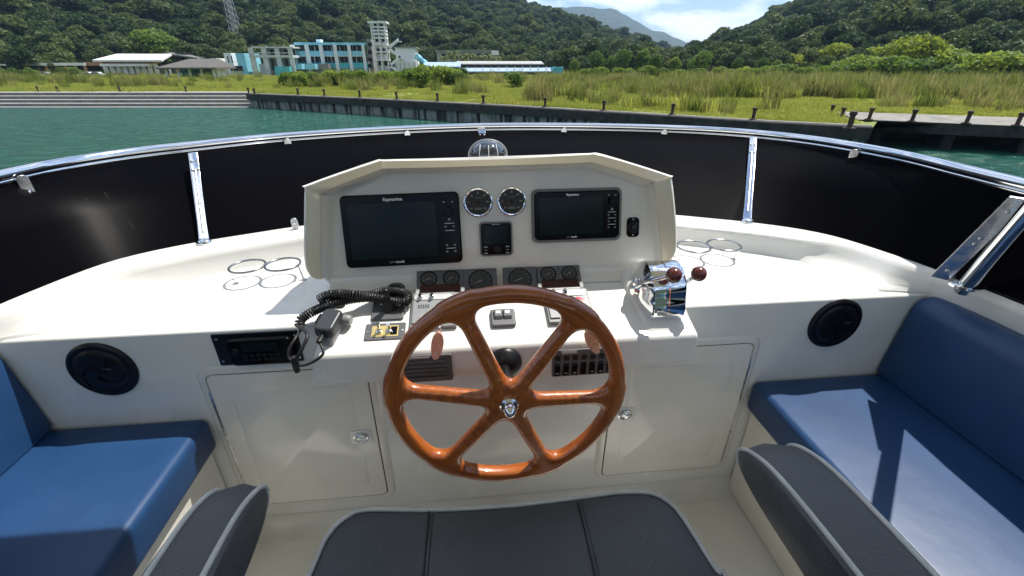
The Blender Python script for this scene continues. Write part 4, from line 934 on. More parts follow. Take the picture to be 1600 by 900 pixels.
# ------------------------------------------------------------------ helm seat
SZ = 0.625
hsq = T('helm_chair', 'charcoal leather helm seat with white piping and two padded armrests', 'chair', loc=(0.057, 0.3, 0.2))
def hp_(o): return wp(o, hsq)
fr = [(-0.335, -0.25), (-0.325, 0.40), (-0.312, 0.57), (-0.300, 0.62), (-0.275, 0.650), (-0.235, 0.662), (-0.10, 0.648), (0.06, 0.642), (0.20, 0.646), (0.30, 0.650), (0.365, 0.642), (0.395, 0.618), (0.410, 0.58), (0.425, 0.47), (0.440, 0.40), (0.450, -0.25)]
ol = [np.array(p[:2]) - np.array([0, 0.006]) for p in catmull(fr, 5)]
cc_ = np.array([0.057, 0.25])
def ring(k, z): return [(*(cc_ + (p - cc_) * np.array([1 - k / 0.38, 1 - k / 0.40])), z) for p in ol]
hp_(loft('seat_cushion', [ring(0.035, SZ - 0.16), ring(0.008, SZ - 0.13), ring(-0.012, SZ - 0.07), ring(-0.006, SZ - 0.02), ring(0.0, SZ - 0.004), ring(0.008, SZ + 0.002), ring(0.03, SZ + 0.006), ring(0.10, SZ + 0.010), ring(0.20, SZ + 0.008)], 'grey_leather', closed=False, smooth=60))
tpv = ring(0.20, SZ + 0.008); hp_(M('seat_centre', tpv, [list(range(len(tpv)))], 'grey_leather'))
hp_(tube('piping', ring(-0.001, SZ + 0.0005), 0.0044, 'pipe', n=10))
for (u0, v0, u1, v1) in ((671, 799, 656, 960), (903, 785, 944, 960)):
    a = atz(u0, v0, SZ + 0.008); b = atz(u1, v1, SZ + 0.011); L = b - a; s = np.array([0.008, 0, 0]) * (1 if u0 < 800 else 1)
    zo = np.array([0, 0, 0.0004])
    hp_(tube('seam', [a + zo, a + L * 0.3 + zo * 3, b], 0.0016, 'rubber', n=6))
    m_ = 30
    for k in range(m_):
        q = a + L * (k + 0.5) / m_ + s + np.array([0, 0, 0.0012]); dd = L / np.linalg.norm(L) * 0.0032
        hp_(tube('stitch', [q - dd, q + dd], 0.0007, 'rubber', n=5))
def armrest(x0, x1, yf, side):
    W = x1 - x0
    prof = [(-0.3, 0.778), (-0.3, 0.868), (0.05, 0.876), (0.25, 0.876), (0.36, 0.873), (0.425, 0.866), (0.468, 0.852), (0.494, 0.836), (0.503, 0.820), (0.494, 0.805), (0.465, 0.795), (0.38, 0.788), (0.10, 0.782)]
    prof = [(y + (yf - 0.503), z) for y, z in prof]
    P = [np.array(p) for p in catmull(prof, 4)]; c = np.array([0.10, 0.83])
    def lp(x, k): return [(x, *(c + (p - c) * (1 - k))) for p in P]
    o = hp_(loft('armrest', [lp(x0, 0.07), lp(x0 + 0.004, 0.02), lp(x0 + 0.012, 0.0), lp(x0 + W * 0.5, -0.025), lp(x1 - 0.012, 0.0), lp(x1 - 0.004, 0.02), lp(x1, 0.07)], 'grey_leather', closed=True, caps=True, smooth=50))
    for x, k in ((x0 + 0.010, -0.004), (x1 - 0.010, -0.004)):
        pth = lp(x, k)[4:-9]; pp_ = hp_(tube('armrest_piping', pth, 0.0040, 'pipe', n=10))
armrest(-0.440, -0.348, 0.560, -1); armrest(0.466, 0.582, 0.556, 1)
for s in (-1, 1): hp_(box('armrest_bracket', (0.057 + s * 0.447 - 0.02, -0.1, 0.52), (0.057 + s * 0.447 + 0.02, 0.25, 0.788), 'greyp', bev=0.006))
hp_(box('pedestal', (-0.12, -0.05, 0.2005), (0.24, 0.42, 0.49), 'gel', bev=0.02, seg=3))
hp_(box('backrest', (-0.32, -0.36, 0.60), (0.44, -0.24, 1.10), 'grey_leather', bev=0.04, seg=5))

ORD = ['first', 'second', 'third', 'fourth', 'fifth', 'sixth', 'seventh', 'eighth', 'ninth', 'tenth', 'eleventh', 'twelfth', 'thirteenth']
# ================================================================== HARBOUR AND HILLS
ZW, ZL = -3.75, -2.15           # water level and quay level (flybridge deck is about 4 m above the water)
def concrete(name, c1, c2, sc_=1.2, dark=None, rough=0.85):
    m, t, p = newmat(name); N = t.nodes.new; L = t.links.new
    tcn = N('ShaderNodeTexCoord'); n = N('ShaderNodeTexNoise'); n.inputs['Scale'].default_value = sc_; n.inputs['Detail'].default_value = 9; n.inputs['Roughness'].default_value = 0.7; L(tcn.outputs['Object'], n.inputs[0])
    c = N('ShaderNodeValToRGB'); c.color_ramp.elements[0].position = 0.35; c.color_ramp.elements[1].position = 0.66; c.color_ramp.elements[0].color = (*c1, 1); c.color_ramp.elements[1].color = (*c2, 1); L(n.outputs[0], c.inputs[0])
    col = c.outputs[0]
    if dark:
        mp_ = N('ShaderNodeMapping'); mp_.inputs['Scale'].default_value = (1.3, 1.3, 0.18); L(tcn.outputs['Object'], mp_.inputs[0])
        n2 = N('ShaderNodeTexNoise'); n2.inputs['Scale'].default_value = 1.4; n2.inputs['Detail'].default_value = 6; L(mp_.outputs[0], n2.inputs[0])
        r2 = N('ShaderNodeValToRGB'); r2.color_ramp.elements[0].position = 0.48; r2.color_ramp.elements[1].position = 0.60; L(n2.outputs[0], r2.inputs[0])
        mx_ = N('ShaderNodeMixRGB'); mx_.inputs[2].default_value = (*dark, 1); L(r2.outputs[0], mx_.inputs[0]); L(col, mx_.inputs[1]); col = mx_.outputs[0]
    L(col, p.inputs['Base Color']); p.inputs['Roughness'].default_value = rough
    b = N('ShaderNodeBump'); b.inputs['Strength'].default_value = 0.5; b.inputs['Distance'].default_value = 0.05; L(n.outputs[0], b.inputs['Height']); L(b.outputs[0], p.inputs['Normal'])
    return m
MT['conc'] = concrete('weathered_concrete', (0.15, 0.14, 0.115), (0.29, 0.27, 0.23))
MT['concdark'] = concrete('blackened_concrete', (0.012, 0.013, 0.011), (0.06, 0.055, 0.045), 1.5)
MT['concwall'] = concrete('stained_quay_concrete', (0.17, 0.18, 0.16), (0.34, 0.34, 0.31), 1.0, dark=(0.02, 0.022, 0.018))
MT['step'] = concrete('step_concrete', (0.13, 0.125, 0.115), (0.24, 0.23, 0.21), 0.9)
MT['steplip'] = concrete('step_edge', (0.36, 0.34, 0.30), (0.52, 0.50, 0.45), 1.4)
MT['rust'] = mat('rusty_iron', (0.035, 0.022, 0.015), 0.8, col2=(0.09, 0.05, 0.028), vscale=8)
MT['bwhite'] = mat('white_render', (0.80, 0.80, 0.78), 0.8, var=0.10, vscale=0.6)
MT['bblue'] = mat('pale_blue_paint', (0.26, 0.60, 0.74), 0.7, var=0.15, vscale=0.5)
MT['bteal'] = mat('teal_paint', (0.09, 0.45, 0.50), 0.7, var=0.15, vscale=0.5)
MT['bgrey'] = mat('grey_render', (0.27, 0.27, 0.25), 0.8, var=0.2, vscale=0.5)
MT['roofw'] = mat('white_metal_roof', (0.78, 0.78, 0.76), 0.5, var=0.06, vscale=0.8)
MT['roofg'] = mat('grey_metal_roof', (0.20, 0.20, 0.19), 0.6, var=0.2, vscale=0.8)
MT['roofd'] = mat('brown_shingle_roof', (0.13, 0.12, 0.105), 0.85, var=0.2, vscale=2)
MT['roofl'] = mat('pale_grey_roof', (0.40, 0.40, 0.37), 0.7, var=0.2, vscale=0.8)
MT['bpale'] = mat('pale_concrete_render', (0.60, 0.60, 0.56), 0.8, var=0.18, vscale=0.4)
MT['roofb'] = mat('blue_tile_roof', (0.18, 0.32, 0.48), 0.7, col2=(0.48, 0.55, 0.60), vscale=1.5)
MT['glassd'] = mat('dark_glass_and_shade', (0.012, 0.018, 0.020), 0.12)
MT['terra'] = mat('terracotta_fascia', (0.42, 0.20, 0.11), 0.8, var=0.1)
MT['trunk'] = mat('bark', (0.085, 0.065, 0.045), 0.9, var=0.3, vscale=3)
MT['galv'] = mat('galvanised_lattice', (0.50, 0.51, 0.51), 0.5, 0.4)
MT['carp'] = mat('car_paint_silver', (0.55, 0.57, 0.58), 0.3, coat=0.5)

def leafmat(name, c1, c2, c3, transl=0.35, big=0.05, amp=0.35):
    m, t, p = newmat(name); N = t.nodes.new; L = t.links.new
    oi = N('ShaderNodeObjectInfo'); g = N('ShaderNodeNewGeometry'); n = N('ShaderNodeTexNoise'); n.inputs['Scale'].default_value = big; n.inputs['Detail'].default_value = 4; L(g.outputs['Position'], n.inputs[0])
    ri = N('ShaderNodeMath'); ri.operation = 'MULTIPLY_ADD'; ri.inputs[1].default_value = 0.55; L(oi.outputs['Random'], ri.inputs[0])
    r2 = N('ShaderNodeMath'); r2.operation = 'MULTIPLY'; r2.inputs[1].default_value = 0.30; L(g.outputs['Random Per Island'], r2.inputs[0]); 
    a2 = N('ShaderNodeMath'); a2.operation = 'MULTIPLY_ADD'; a2.inputs[1].default_value = amp; L(n.outputs[0], a2.inputs[0]); L(r2.outputs[0], a2.inputs[2]); L(a2.outputs[0], ri.inputs[2])
    c = N('ShaderNodeValToRGB'); e = c.color_ramp.elements; e[0].position = 0.2; e[0].color = (*c1, 1); e[1].position = 0.95; e[1].color = (*c3, 1); k = e.new(0.6); k.color = (*c2, 1); L(ri.outputs[0], c.inputs[0])
    L(c.outputs[0], p.inputs['Base Color']); p.inputs['Roughness'].default_value = 0.6; p.inputs['Specular IOR Level'].default_value = 0.25
    tr = N('ShaderNodeBsdfTranslucent'); mxs = N('ShaderNodeMixShader'); mxs.inputs[0].default_value = transl
    hs_ = N('ShaderNodeHueSaturation'); hs_.inputs['Value'].default_value = 1.5; hs_.inputs['Hue'].default_value = 0.485; L(c.outputs[0], hs_.inputs['Color']); L(hs_.outputs[0], tr.inputs[0])
    o_ = t.nodes['Material Output']; L(p.outputs[0], mxs.inputs[1]); L(tr.outputs[0], mxs.inputs[2]); L(mxs.outputs[0], o_.inputs[0])
    return m
MT['leafforest'] = leafmat('forest_leaves', (0.016, 0.036, 0.010), (0.042, 0.078, 0.018), (0.12, 0.155, 0.038), 0.3, 0.03, 0.5)
MT['leafmid'] = leafmat('field_tree_leaves', (0.05, 0.105, 0.016), (0.095, 0.17, 0.026), (0.17, 0.24, 0.04), 0.45)
MT['leafyel'] = leafmat('yellow_green_leaves', (0.12, 0.18, 0.016), (0.20, 0.26, 0.022), (0.30, 0.34, 0.035), 0.5)
MT['leafweed'] = leafmat('weedy_leaves', (0.09, 0.16, 0.018), (0.15, 0.23, 0.026), (0.24, 0.31, 0.045), 0.5)
MT['leafpalm'] = leafmat('palm_fronds', (0.06, 0.09, 0.02), (0.10, 0.13, 0.03), (0.16, 0.18, 0.05), 0.4)
MT['grassm'] = leafmat('meadow_grass', (0.115, 0.175, 0.022), (0.215, 0.27, 0.036), (0.33, 0.34, 0.07), 0.45, 0.22, 0.65)
MT['reed'] = leafmat('tall_reeds', (0.085, 0.125, 0.02), (0.15, 0.19, 0.032), (0.25, 0.24, 0.08), 0.42, 0.22, 0.6)

# ---- water and land
m, t_, p = newmat('harbour_water'); N = t_.nodes.new; L = t_.links.new
tcn = N('ShaderNodeTexCoord'); mpw = N('ShaderNodeMapping'); mpw.inputs['Scale'].default_value = (0.45, 0.75, 1.0); L(tcn.outputs['Object'], mpw.inputs[0])
n1 = N('ShaderNodeTexNoise'); n1.inputs['Scale'].default_value = 1.5; n1.inputs['Detail'].default_value = 5; n1.inputs['Roughness'].default_value = 0.6; n1.inputs['Distortion'].default_value = 0.6; L(mpw.outputs[0], n1.inputs[0])
bw = N('ShaderNodeBump'); bw.inputs['Strength'].default_value = 1.0; bw.inputs['Distance'].default_value = 1.1; L(n1.outputs[0], bw.inputs['Height']); L(bw.outputs[0], p.inputs['Normal'])
n2 = N('ShaderNodeTexNoise'); n2.inputs['Scale'].default_value = 0.05; n2.inputs['Detail'].default_value = 3; L(tcn.outputs['Object'], n2.inputs[0])
cw = N('ShaderNodeValToRGB'); cw.color_ramp.elements[0].color = (0.010, 0.080, 0.054, 1); cw.color_ramp.elements[1].color = (0.028, 0.145, 0.098, 1); L(n2.outputs[0], cw.inputs[0]); L(cw.outputs[0], p.inputs['Base Color'])
p.inputs['Roughness'].default_value = 0.12; p.inputs['IOR'].default_value = 1.33; MT['water'] = m
S_ = 9000
wt = struct(M('water', [(-S_, -S_, ZW), (S_, -S_, ZW), (S_, S_, ZW), (-S_, S_, ZW)], [[0, 1, 2, 3]], 'water')); wt['label'] = 'green harbour water between the boat and the quay'
m, t_, p = newmat('meadow_ground'); N = t_.nodes.new; L = t_.links.new
tcn = N('ShaderNodeTexCoord'); n1 = N('ShaderNodeTexNoise'); n1.inputs['Scale'].default_value = 0.30; n1.inputs['Detail'].default_value = 9; n1.inputs['Roughness'].default_value = 0.65; L(tcn.outputs['Object'], n1.inputs[0])
c = N('ShaderNodeValToRGB'); e = c.color_ramp.elements; e[0].position = 0.33; e[0].color = (0.115, 0.155, 0.026, 1); e[1].position = 0.74; e[1].color = (0.34, 0.29, 0.13, 1); k = e.new(0.55); k.color = (0.21, 0.235, 0.042, 1); L(n1.outputs[0], c.inputs[0]); L(c.outputs[0], p.inputs['Base Color']); p.inputs['Roughness'].default_value = 0.95
b = N('ShaderNodeBump'); b.inputs['Distance'].default_value = 0.15; L(n1.outputs[0], b.inputs['Height']); L(b.outputs[0], p.inputs['Normal']); MT['meadow'] = m
QL = [(-28.0, 67.2), (-11.5, 56.4), (4.5, 44.4), (13.8, 36.3), (20.4, 30.2), (25.2, 26.9)]
land = [(-900, 157), (-28.0, 71.6)] + QL + [(29.5, 31.2), (30.2, 37.2), (41.0, 30.9), (110, -9), (2500, -900), (6000, 6000), (-6000, 6000)]
me = bpy.data.meshes.new('land'); bm = bmesh.new(); f = bm.faces.new([bm.verts.new((x, y, ZL - 0.004)) for x, y in land]); bmesh.ops.triangulate(bm, faces=[f]); bm.to_mesh(me); bm.free()
o = struct(finish('ground', me, 'meadow')); o['label'] = 'overgrown meadow ground behind the quay'

# ---- quay wall
qp = resample(QL, 60); qn = []
dq = np.gradient(qp, axis=0); dq /= np.linalg.norm(dq, axis=1)[:, None]; qn = np.stack([dq[:, 1], -dq[:, 0]], 1)
if qn[30][1] > 0: qn = -qn
qw = T('quay_wall', 'long blackened concrete quay wall with stained pale panels', 'quay wall', loc=(qp[0][0], qp[0][1], ZW))
def strip(prof): return [[(*(qp[i] + qn[i] * a), z) for i in range(60)] for a, z in prof]
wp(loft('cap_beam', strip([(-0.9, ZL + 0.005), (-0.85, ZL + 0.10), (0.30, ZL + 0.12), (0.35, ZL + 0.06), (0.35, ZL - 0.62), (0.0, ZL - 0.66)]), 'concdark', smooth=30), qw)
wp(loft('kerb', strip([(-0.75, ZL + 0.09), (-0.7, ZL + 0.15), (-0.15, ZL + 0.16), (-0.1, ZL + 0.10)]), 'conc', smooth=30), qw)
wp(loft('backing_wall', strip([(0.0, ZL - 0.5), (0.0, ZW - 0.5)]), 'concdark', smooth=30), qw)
seg = resample(QL, 27)
for i in range(26):
    a, b = seg[i], seg[i + 1]; d = b - a; Ld = np.linalg.norm(d); d /= Ld; nq = np.array([d[1], -d[0]]); nq = nq if nq[1] < 0 else -nq
    a2, b2 = a + d * 0.16, b - d * 0.16; k = 0.10 + random.uniform(-0.02, 0.02)
    pts = [a2, b2, b2 + nq * k, a2 + nq * k]; zt_ = ZL - 0.64; zb_ = ZW - 0.3
    wp(M('wall_panel', [(*q, zb_) for q in pts] + [(*q, zt_) for q in pts], [[3, 2, 1, 0], [4, 5, 6, 7]] + [[j, (j + 1) % 4, 4 + (j + 1) % 4, 4 + j] for j in range(4)], 'concwall'), qw)
# ---- stepped landing at left
st = T('stepped_landing', 'wide grey concrete steps leading down into the green water', 'steps', loc=(-60, 70.5, ZW))
for i in range(5):
    z1 = ZW + 0.06 + i * 0.40; y0 = 67.0 + i * 0.95
    dx = -0.10
    for nm, za, zb_, dy, mm in (('step', z1 - 0.9, z1 - 0.075, 0.02, 'step'), ('step_edge', z1 - 0.075, z1, 0.0, 'steplip')):
        vs = []
        for x in (-28.3, -150, -400): vs += [(x, y0 + dy + (x + 28.3) * dx, za), (x, y0 + dy + (x + 28.3) * dx, zb_), (x, y0 + 2.2 + (x + 28.3) * dx, zb_), (x, y0 + 2.2 + (x + 28.3) * dx, za)]
        fs = [[j * 4 + k, j * 4 + (k + 1) % 4, (j + 1) * 4 + (k + 1) % 4, (j + 1) * 4 + k] for j in range(2) for k in range(4)] + [[0, 1, 2, 3], [8, 9, 10, 11]]
        wp(M(nm, vs, fs, mm), st)
# ---- jetty at right
jt = T('concrete_jetty', 'pale concrete jetty deck on dark piles at the end of the quay', 'jetty', loc=(31, 30, ZL))
fa, fb, ba, bb_ = np.array([28.0, 30.6]), np.array([80.0, -2.0]), np.array([30.2, 36.8]), np.array([88.0, 3.4])
fa2 = np.array([27.7, 30.9])
vs = [(*fa2, ZL + 0.10), (*fb, ZL + 0.10), (*bb_, ZL + 0.10), (*ba, ZL + 0.10)]; vs += [(x, y, ZL - 0.35) for x, y, z in vs]
wp(M('deck_slab', vs, [[0, 1, 2, 3], [7, 6, 5, 4]] + [[i, (i + 1) % 4, 4 + (i + 1) % 4, 4 + i] for i in range(4)], 'conc'), jt)
dj = (fb - fa) / np.linalg.norm(fb - fa); njv = np.array([dj[1], -dj[0]]); njv = njv if njv[1] < 0 else -njv
e4 = [fa2 + njv * 0.03, fb + njv * 0.03, fb - njv * 0.25, fa2 - njv * 0.25]
wp(M('edge_beam', [(*q, ZL - 0.62) for q in e4] + [(*q, ZL + 0.085) for q in e4], [[3, 2, 1, 0], [4, 5, 6, 7]] + [[j, (j + 1) % 4, 4 + (j + 1) % 4, 4 + j] for j in range(4)], 'concdark'), jt)
for i in range(9):
    for dpt in (0.8, 4.5):
        c = fa + dj * (1.0 + i * 4.0) - njv * dpt; wp(lathe('pile', [(0.35, ZW - 1), (0.35, ZL - 0.3)], 'concdark', None, 12, c=(c[0], c[1], 0)), jt)
wb = [ba - njv * -1.2, bb_ - njv * -1.2]
wp(M('back_wall', [(*wb[0], ZW - 0.5), (*wb[1], ZW - 0.5), (*wb[1], ZL - 0.3), (*wb[0], ZL - 0.3)], [[0, 1, 2, 3]], 'concdark'), jt)
# concrete apron patch between quay and jetty
ap = [atz(*q, ZL) for q in ((1236, 180), (1290, 178), (1318, 180), (1272, 187), (1250, 187))]
struct(M('concrete_apron', [(p_[0], p_[1], ZL + 0.012) for p_ in ap], [list(range(5))], 'conc'))

# ---- bollards
def bollard_mesh():
    pr = [(0.15, 0), (0.15, 0.10), (0.115, 0.13), (0.115, 0.60), (0.15, 0.64), (0.165, 0.70), (0.15, 0.78), (0.09, 0.82), (0.001, 0.83)]
    o = lathe('shaft', pr, 'rust', None, 14); me = o.data; bpy.data.objects.remove(o)
    o = lathe('base_flange', [(0.26, 0), (0.26, 0.07), (0.2, 0.09), (0.001, 0.09)], 'rust', None, 12); me2 = o.data; bpy.data.objects.remove(o)
    return me, me2
bm1, bm2 = bollard_mesh()
def bollard(P, label, group, z=ZL + 0.12, s=1.0):
    e = T('mooring_bollard', label, 'bollard', group, loc=(P[0], P[1], z)); e.scale = (s, s, s); e.rotation_euler = (random.uniform(-.04, .04), random.uniform(-.04, .04), 0)
    for nm, me in (('shaft', bm1), ('base_flange', bm2)):
        o = bpy.data.objects.new(nm, me); COL.objects.link(o); o.parent = e
for (u, v) in ((440, 150.5), (486, 152.5), (537.5, 155), (595, 158), (660, 162), (735, 166), (820, 170.5), (925, 177), (1040, 184.5), (1179, 193)):
    P = atz(u, v, ZL + 0.12); j = int(np.argmin(np.linalg.norm(qp - P[:2], axis=1))); q = qp[j] - qn[j] * 0.35
    q = np.array([P[0], P[1]]) if np.linalg.norm(q - P[:2]) > 4 else q * 0.5 + P[:2] * 0.5
    j = int(np.argmin(np.linalg.norm(qp - q, axis=1))); 
    bollard(q if ((q - qp[j]) @ qn[j]) < -0.1 else qp[j] - qn[j] * 0.4, ORD[[440, 486, 537.5, 595, 660, 735, 820, 925, 1040, 1179].index(u)] + ' rusty bollard along the quay wall, counted from the concrete steps', 'bollards along the quay wall', s=1.0)
for (u, v) in ((60, 143.5), (91, 143.5), (188, 143.5), (291, 143.5), (389, 146), (398, 147.5)):
    P = atz(u, v, ZL + 0.05); bollard(P, ORD[5 - [60, 91, 188, 291, 389, 398].index(u)] + ' dark bollard above the concrete steps, counted from the quay corner', 'bollards above the steps', ZL - 0.02)
for (u, v) in ((1357, 187.5), (1424, 190.5), (1509, 193.5), (1588, 197)):
    P = atz(u, v, ZL + 0.10); bollard(P, ORD[[1357, 1424, 1509, 1588].index(u)] + ' dark bollard on the concrete jetty, counted from the quay end', 'bollards on the jetty', ZL + 0.098, 1.0)
for (u, v) in ((1297, 180.5), (1314, 185.5)):
    P = atz(u, v, ZL); bollard(P, 'dark iron bollard in the grass beside the pale concrete apron', 'bollards by the apron', ZL - 0.02)
P = atz(1337, 199, ZL + 0.12); bollard((P[0] - 0.2, P[1] + 0.25), 'thick broken bollard stump at the very end of the quay wall', None, ZL - 0.02, 1.3)

# ---- buildings (front faces stand in planes across the view)
def XY(u, v, D): P = aty(u, v, D); return P[0], P[2]
def blk(par, nm, D, u0, v0, u1, v1, dep, m, dy=0.0, zb=None):
    """block whose front face shows between two pixel corners at distance D"""
    x0, z1 = XY(u0, v0, D); x1, z0 = XY(u1, v1, D); 
    if zb is not None: z0 = zb
    o = box(nm, (min(x0, x1), D + dy, min(z0, z1)), (max(x0, x1), D + dy + dep, max(z0, z1)), m); return wp(o, par)
GZ = ZL - 0.3
# blue two storey building
D = 172.0
B1 = T('blue_building', 'two-storey pale blue building with long dark window bands', 'building', loc=(*[XY(515, 110, D)[0], D], ZL))
ux0, ux1 = 459, 571
blk(B1, 'wall', D, ux0 + 4, 72, ux1 - 2, 114, 14, 'bwhite', 1.2, GZ)
blk(B1, 'roof_fascia', D, ux0, 66, ux1, 70.5, 15, 'bblue', 0.0)
blk(B1, 'balcony_band', D, ux0, 79.5, ux1, 87, 1.0, 'bblue', 0.0)
blk(B1, 'floor_slab', D, ux0, 87, ux1, 88.2, 2.0, 'bwhite', -0.1)
blk(B1, 'balcony_band', D, ux0 + 2, 98, ux1 + 4, 107, 1.0, 'bteal', 0.0)
for k, (va, vb) in enumerate(((70.8, 79.5), (88.4, 98))):
    for i in range(8):
        a = ux0 + 5 + i * 13.2; w_ = blk(B1, 'window', D, a, va, a + 12.9, vb, 0.25, 'glassd', 1.0)
        x0 = XY(a + 6, va, D)[0]; f_ = wp(box('mullion', (x0, D + 0.9, XY(a, vb, D)[1]), (x0 + 0.12, D + 1.0, XY(a, va, D)[1]), 'bgrey'), B1)
for i in range(6): blk(B1, 'column', D, ux0 + 1 + i * 21.8, 70, ux0 + 1.8 + i * 21.8, 110, 0.4, 'bwhite', -0.3, GZ)
blk(B1, 'water_tank', D, 488, 60.5, 496, 66, 3, 'bwhite', 4)
for i in range(3): blk(B1, 'awning', D, 464 + i * 20, 100, 480 + i * 20, 108, 4, 'bblue' if i < 2 else 'roofg', -5)
# stair tower
TW = T('stair_tower', 'tall white open-sided lookout tower with a zigzag outside stair', 'tower', loc=(XY(595, 110, D)[0], D, ZL))
xa, xb = XY(581, 60, D)[0], XY(603, 60, D)[0]; zt_ = XY(590, 36, D)[1]
for x in (xa, (xa + xb) / 2 - 0.15, xb - 0.3):
    for y in (0, 4.2): wp(box('column', (x, D + y, GZ), (x + 0.35, D + y + 0.35, zt_), 'bwhite'), TW)
for v_ in (43, 48.5, 54, 60, 70, 82, 95): z_ = XY(590, v_, D)[1]; wp(box('floor_slab', (xa - 0.1, D - 0.15, z_), (xb + 0.15, D + 4.7, z_ + 0.35), 'bwhite'), TW)
wp(box('roof', (xa - 0.7, D - 0.8, zt_), (xb + 0.8, D + 5.2, zt_ + 0.5), 'bwhite'), TW)
wp(box('core_wall', (xa + 0.4, D + 3.0, GZ), (xb - 0.4, D + 3.3, zt_ - 0.5), 'bwhite'), TW)
for k in range(4):
    for x in (xa + 0.7, (xa + xb) / 2 + 0.4): wp(box('window_opening', (x, D + 2.9, ZL + 3 + k * 3.6), (x + 1.0, D + 2.99, ZL + 4.6 + k * 3.6), 'glassd'), TW)
z_top = XY(600, 64, D)[1]; sx0, sx1 = xb + 0.2, xb + 3.9; nf = 4; dz = (z_top - ZL) / nf
for k in range(nf):
    z0 = ZL + k * dz; lft, rgt = (sx0, sx1) if k % 2 else (sx1, sx0)
    for q in (0.0, 1.0):
        vs = [(lft, D + q * 1.4, z0), (rgt, D + q * 1.4, z0 + dz), (rgt, D + q * 1.4, z0 + dz + 0.9), (lft, D + q * 1.4, z0 + 0.9)]; vs += [(x, y + 0.15, z) for x, y, z in vs]
        wp(M('stair_flight', vs, [[0, 1, 2, 3], [7, 6, 5, 4]] + [[i, (i + 1) % 4, 4 + (i + 1) % 4, 4 + i] for i in range(4)], 'bwhite'), TW)
    wp(box('landing', (min(rgt, rgt - 0.9) if rgt == sx0 else rgt - 0.3, D - 0.1, z0 + dz - 0.2), (rgt + 0.9, D + 1.8, z0 + dz), 'bwhite'), TW)
# link block between
LK = T('grey_link_block', 'narrow shaded block between the blue building and the stair tower', 'building', loc=(XY(575, 110, D)[0], D, ZL))
blk(LK, 'wall', D, 570, 60, 582, 112, 10, 'bgrey', 2.0, GZ)
for v_ in (66, 78, 90, 100): blk(LK, 'window', D, 573, v_, 580, v_ + 6, 0.2, 'glassd', 1.9)
# white hall
WH = T('white_hall', 'plain white hall with a grey upper wall right of the stair tower', 'building', loc=(XY(634, 112, D)[0], D, ZL))
blk(WH, 'wall', D, 615, 95, 651, 113, 14, 'bwhite', 1.0, GZ)
blk(WH, 'upper_wall', D, 616, 74.5, 649, 95, 12, 'roofw', 1.6)
blk(WH, 'roof_edge', D, 615, 73, 650, 75, 13, 'bgrey', 1.3)
for i in range(5): blk(WH, 'fence_post', D, 618 + i * 7, 98, 618.6 + i * 7, 112, 0.2, 'bgrey', 0.6, GZ)
# open concrete block with balconies
D = 165.0
CB = T('balcony_block', 'bare concrete block with an open upper balcony and teal lower wall', 'building', loc=(XY(425, 112, D)[0], D, ZL))
blk(CB, 'roof_slab', D, 392, 72.5, 458, 75, 12, 'bpale', 0)
blk(CB, 'balcony_slab', D, 390, 86, 458, 90, 12, 'bpale', 0)
blk(CB, 'balcony_rail', D, 391, 82, 457, 83, 0.2, 'bwhite', 0)
blk(CB, 'back_wall', D, 394, 74, 456, 114, 4, 'bpale', 6, GZ)
for i in range(5): blk(CB, 'doorway', D, 399 + i * 11.5, 77, 406 + i * 11.5, 86, 0.3, 'glassd', 5.8); blk(CB, 'doorway', D, 400 + i * 11.5, 92, 408 + i * 11.5, 110, 0.3, 'glassd', 5.8)
for i in range(4): blk(CB, 'column', D, 394 + i * 20.3, 74, 395.2 + i * 20.3, 114, 0.4, 'bpale', 0.2, GZ)
blk(CB, 'teal_wall', D, 432, 104, 458, 117, 3, 'bteal', -2, GZ)
blk(CB, 'lower_wall', D, 398, 100, 412, 117, 3, 'bwhite', 3, GZ)
# white and teal stepped house
TH = T('stepped_house', 'white and light blue stepped house beside the brown pavilion', 'building', loc=(XY(360, 116, D)[0], D, ZL))
blk(TH, 'left_wing', D, 328, 91, 346, 122, 9, 'bwhite', 0, GZ)
blk(TH, 'main_wing', D, 344, 82.5, 366, 122, 12, 'bwhite', 2, GZ)
blk(TH, 'blue_wing', D, 365, 83, 388, 122, 12, 'bblue', 1, GZ)
for (a, b, c_, d_) in ((331, 94, 334, 104), (336, 94, 339, 104), (340.5, 94, 343, 104), (350, 87, 354, 98), (356, 87, 360, 98)): blk(TH, 'window', D, a, b, c_, d_, 0.3, 'glassd', -0.2 if a < 345 else 1.8)
blk(TH, 'porch_opening', D, 357, 103, 378, 111, 0.3, 'glassd', 0.75)
blk(TH, 'teal_hedge_wall', D, 336, 108, 352, 123, 1, 'bteal', -1.5, GZ)
# brown hip roofed pavilion
D = 140.0
def roof4(par, D, ua, ub, vr, ve, uta, utb, dep, m, nm='roof'):
    x0, ze = XY(ua, ve, D); x1, _ = XY(ub, ve, D); xa, zr_ = XY(uta, vr, D); xb, _ = XY(utb, vr, D)
    vs = [(x0, D, ze), (x1, D, ze), (x1, D + dep, ze), (x0, D + dep, ze), (xa, D + dep / 2, zr_), (xb, D + dep / 2, zr_), (x0, D, ze - 0.4), (x1, D, ze - 0.4), (x1, D + dep, ze - 0.4), (x0, D + dep, ze - 0.4)]
    return wp(M(nm, vs, [[0, 1, 5, 4], [1, 2, 5], [2, 3, 4, 5], [3, 0, 4], [6, 7, 1, 0], [7, 8, 2, 1], [8, 9, 3, 2], [9, 6, 0, 3], [9, 8, 7, 6]], m), par)
BP = T('brown_pavilion', 'open pavilion with a dark brown hipped roof', 'pavilion', loc=(XY(292, 118, D)[0], D, ZL))
roof4(BP, D, 243, 337, 91.5, 105.5, 276, 325, 12, 'roofd')
for i in range(5): blk(BP, 'post', D, 254 + i * 18.5, 105, 255.6 + i * 18.5, 123, 0.35, 'bwhite', 1.5, GZ)
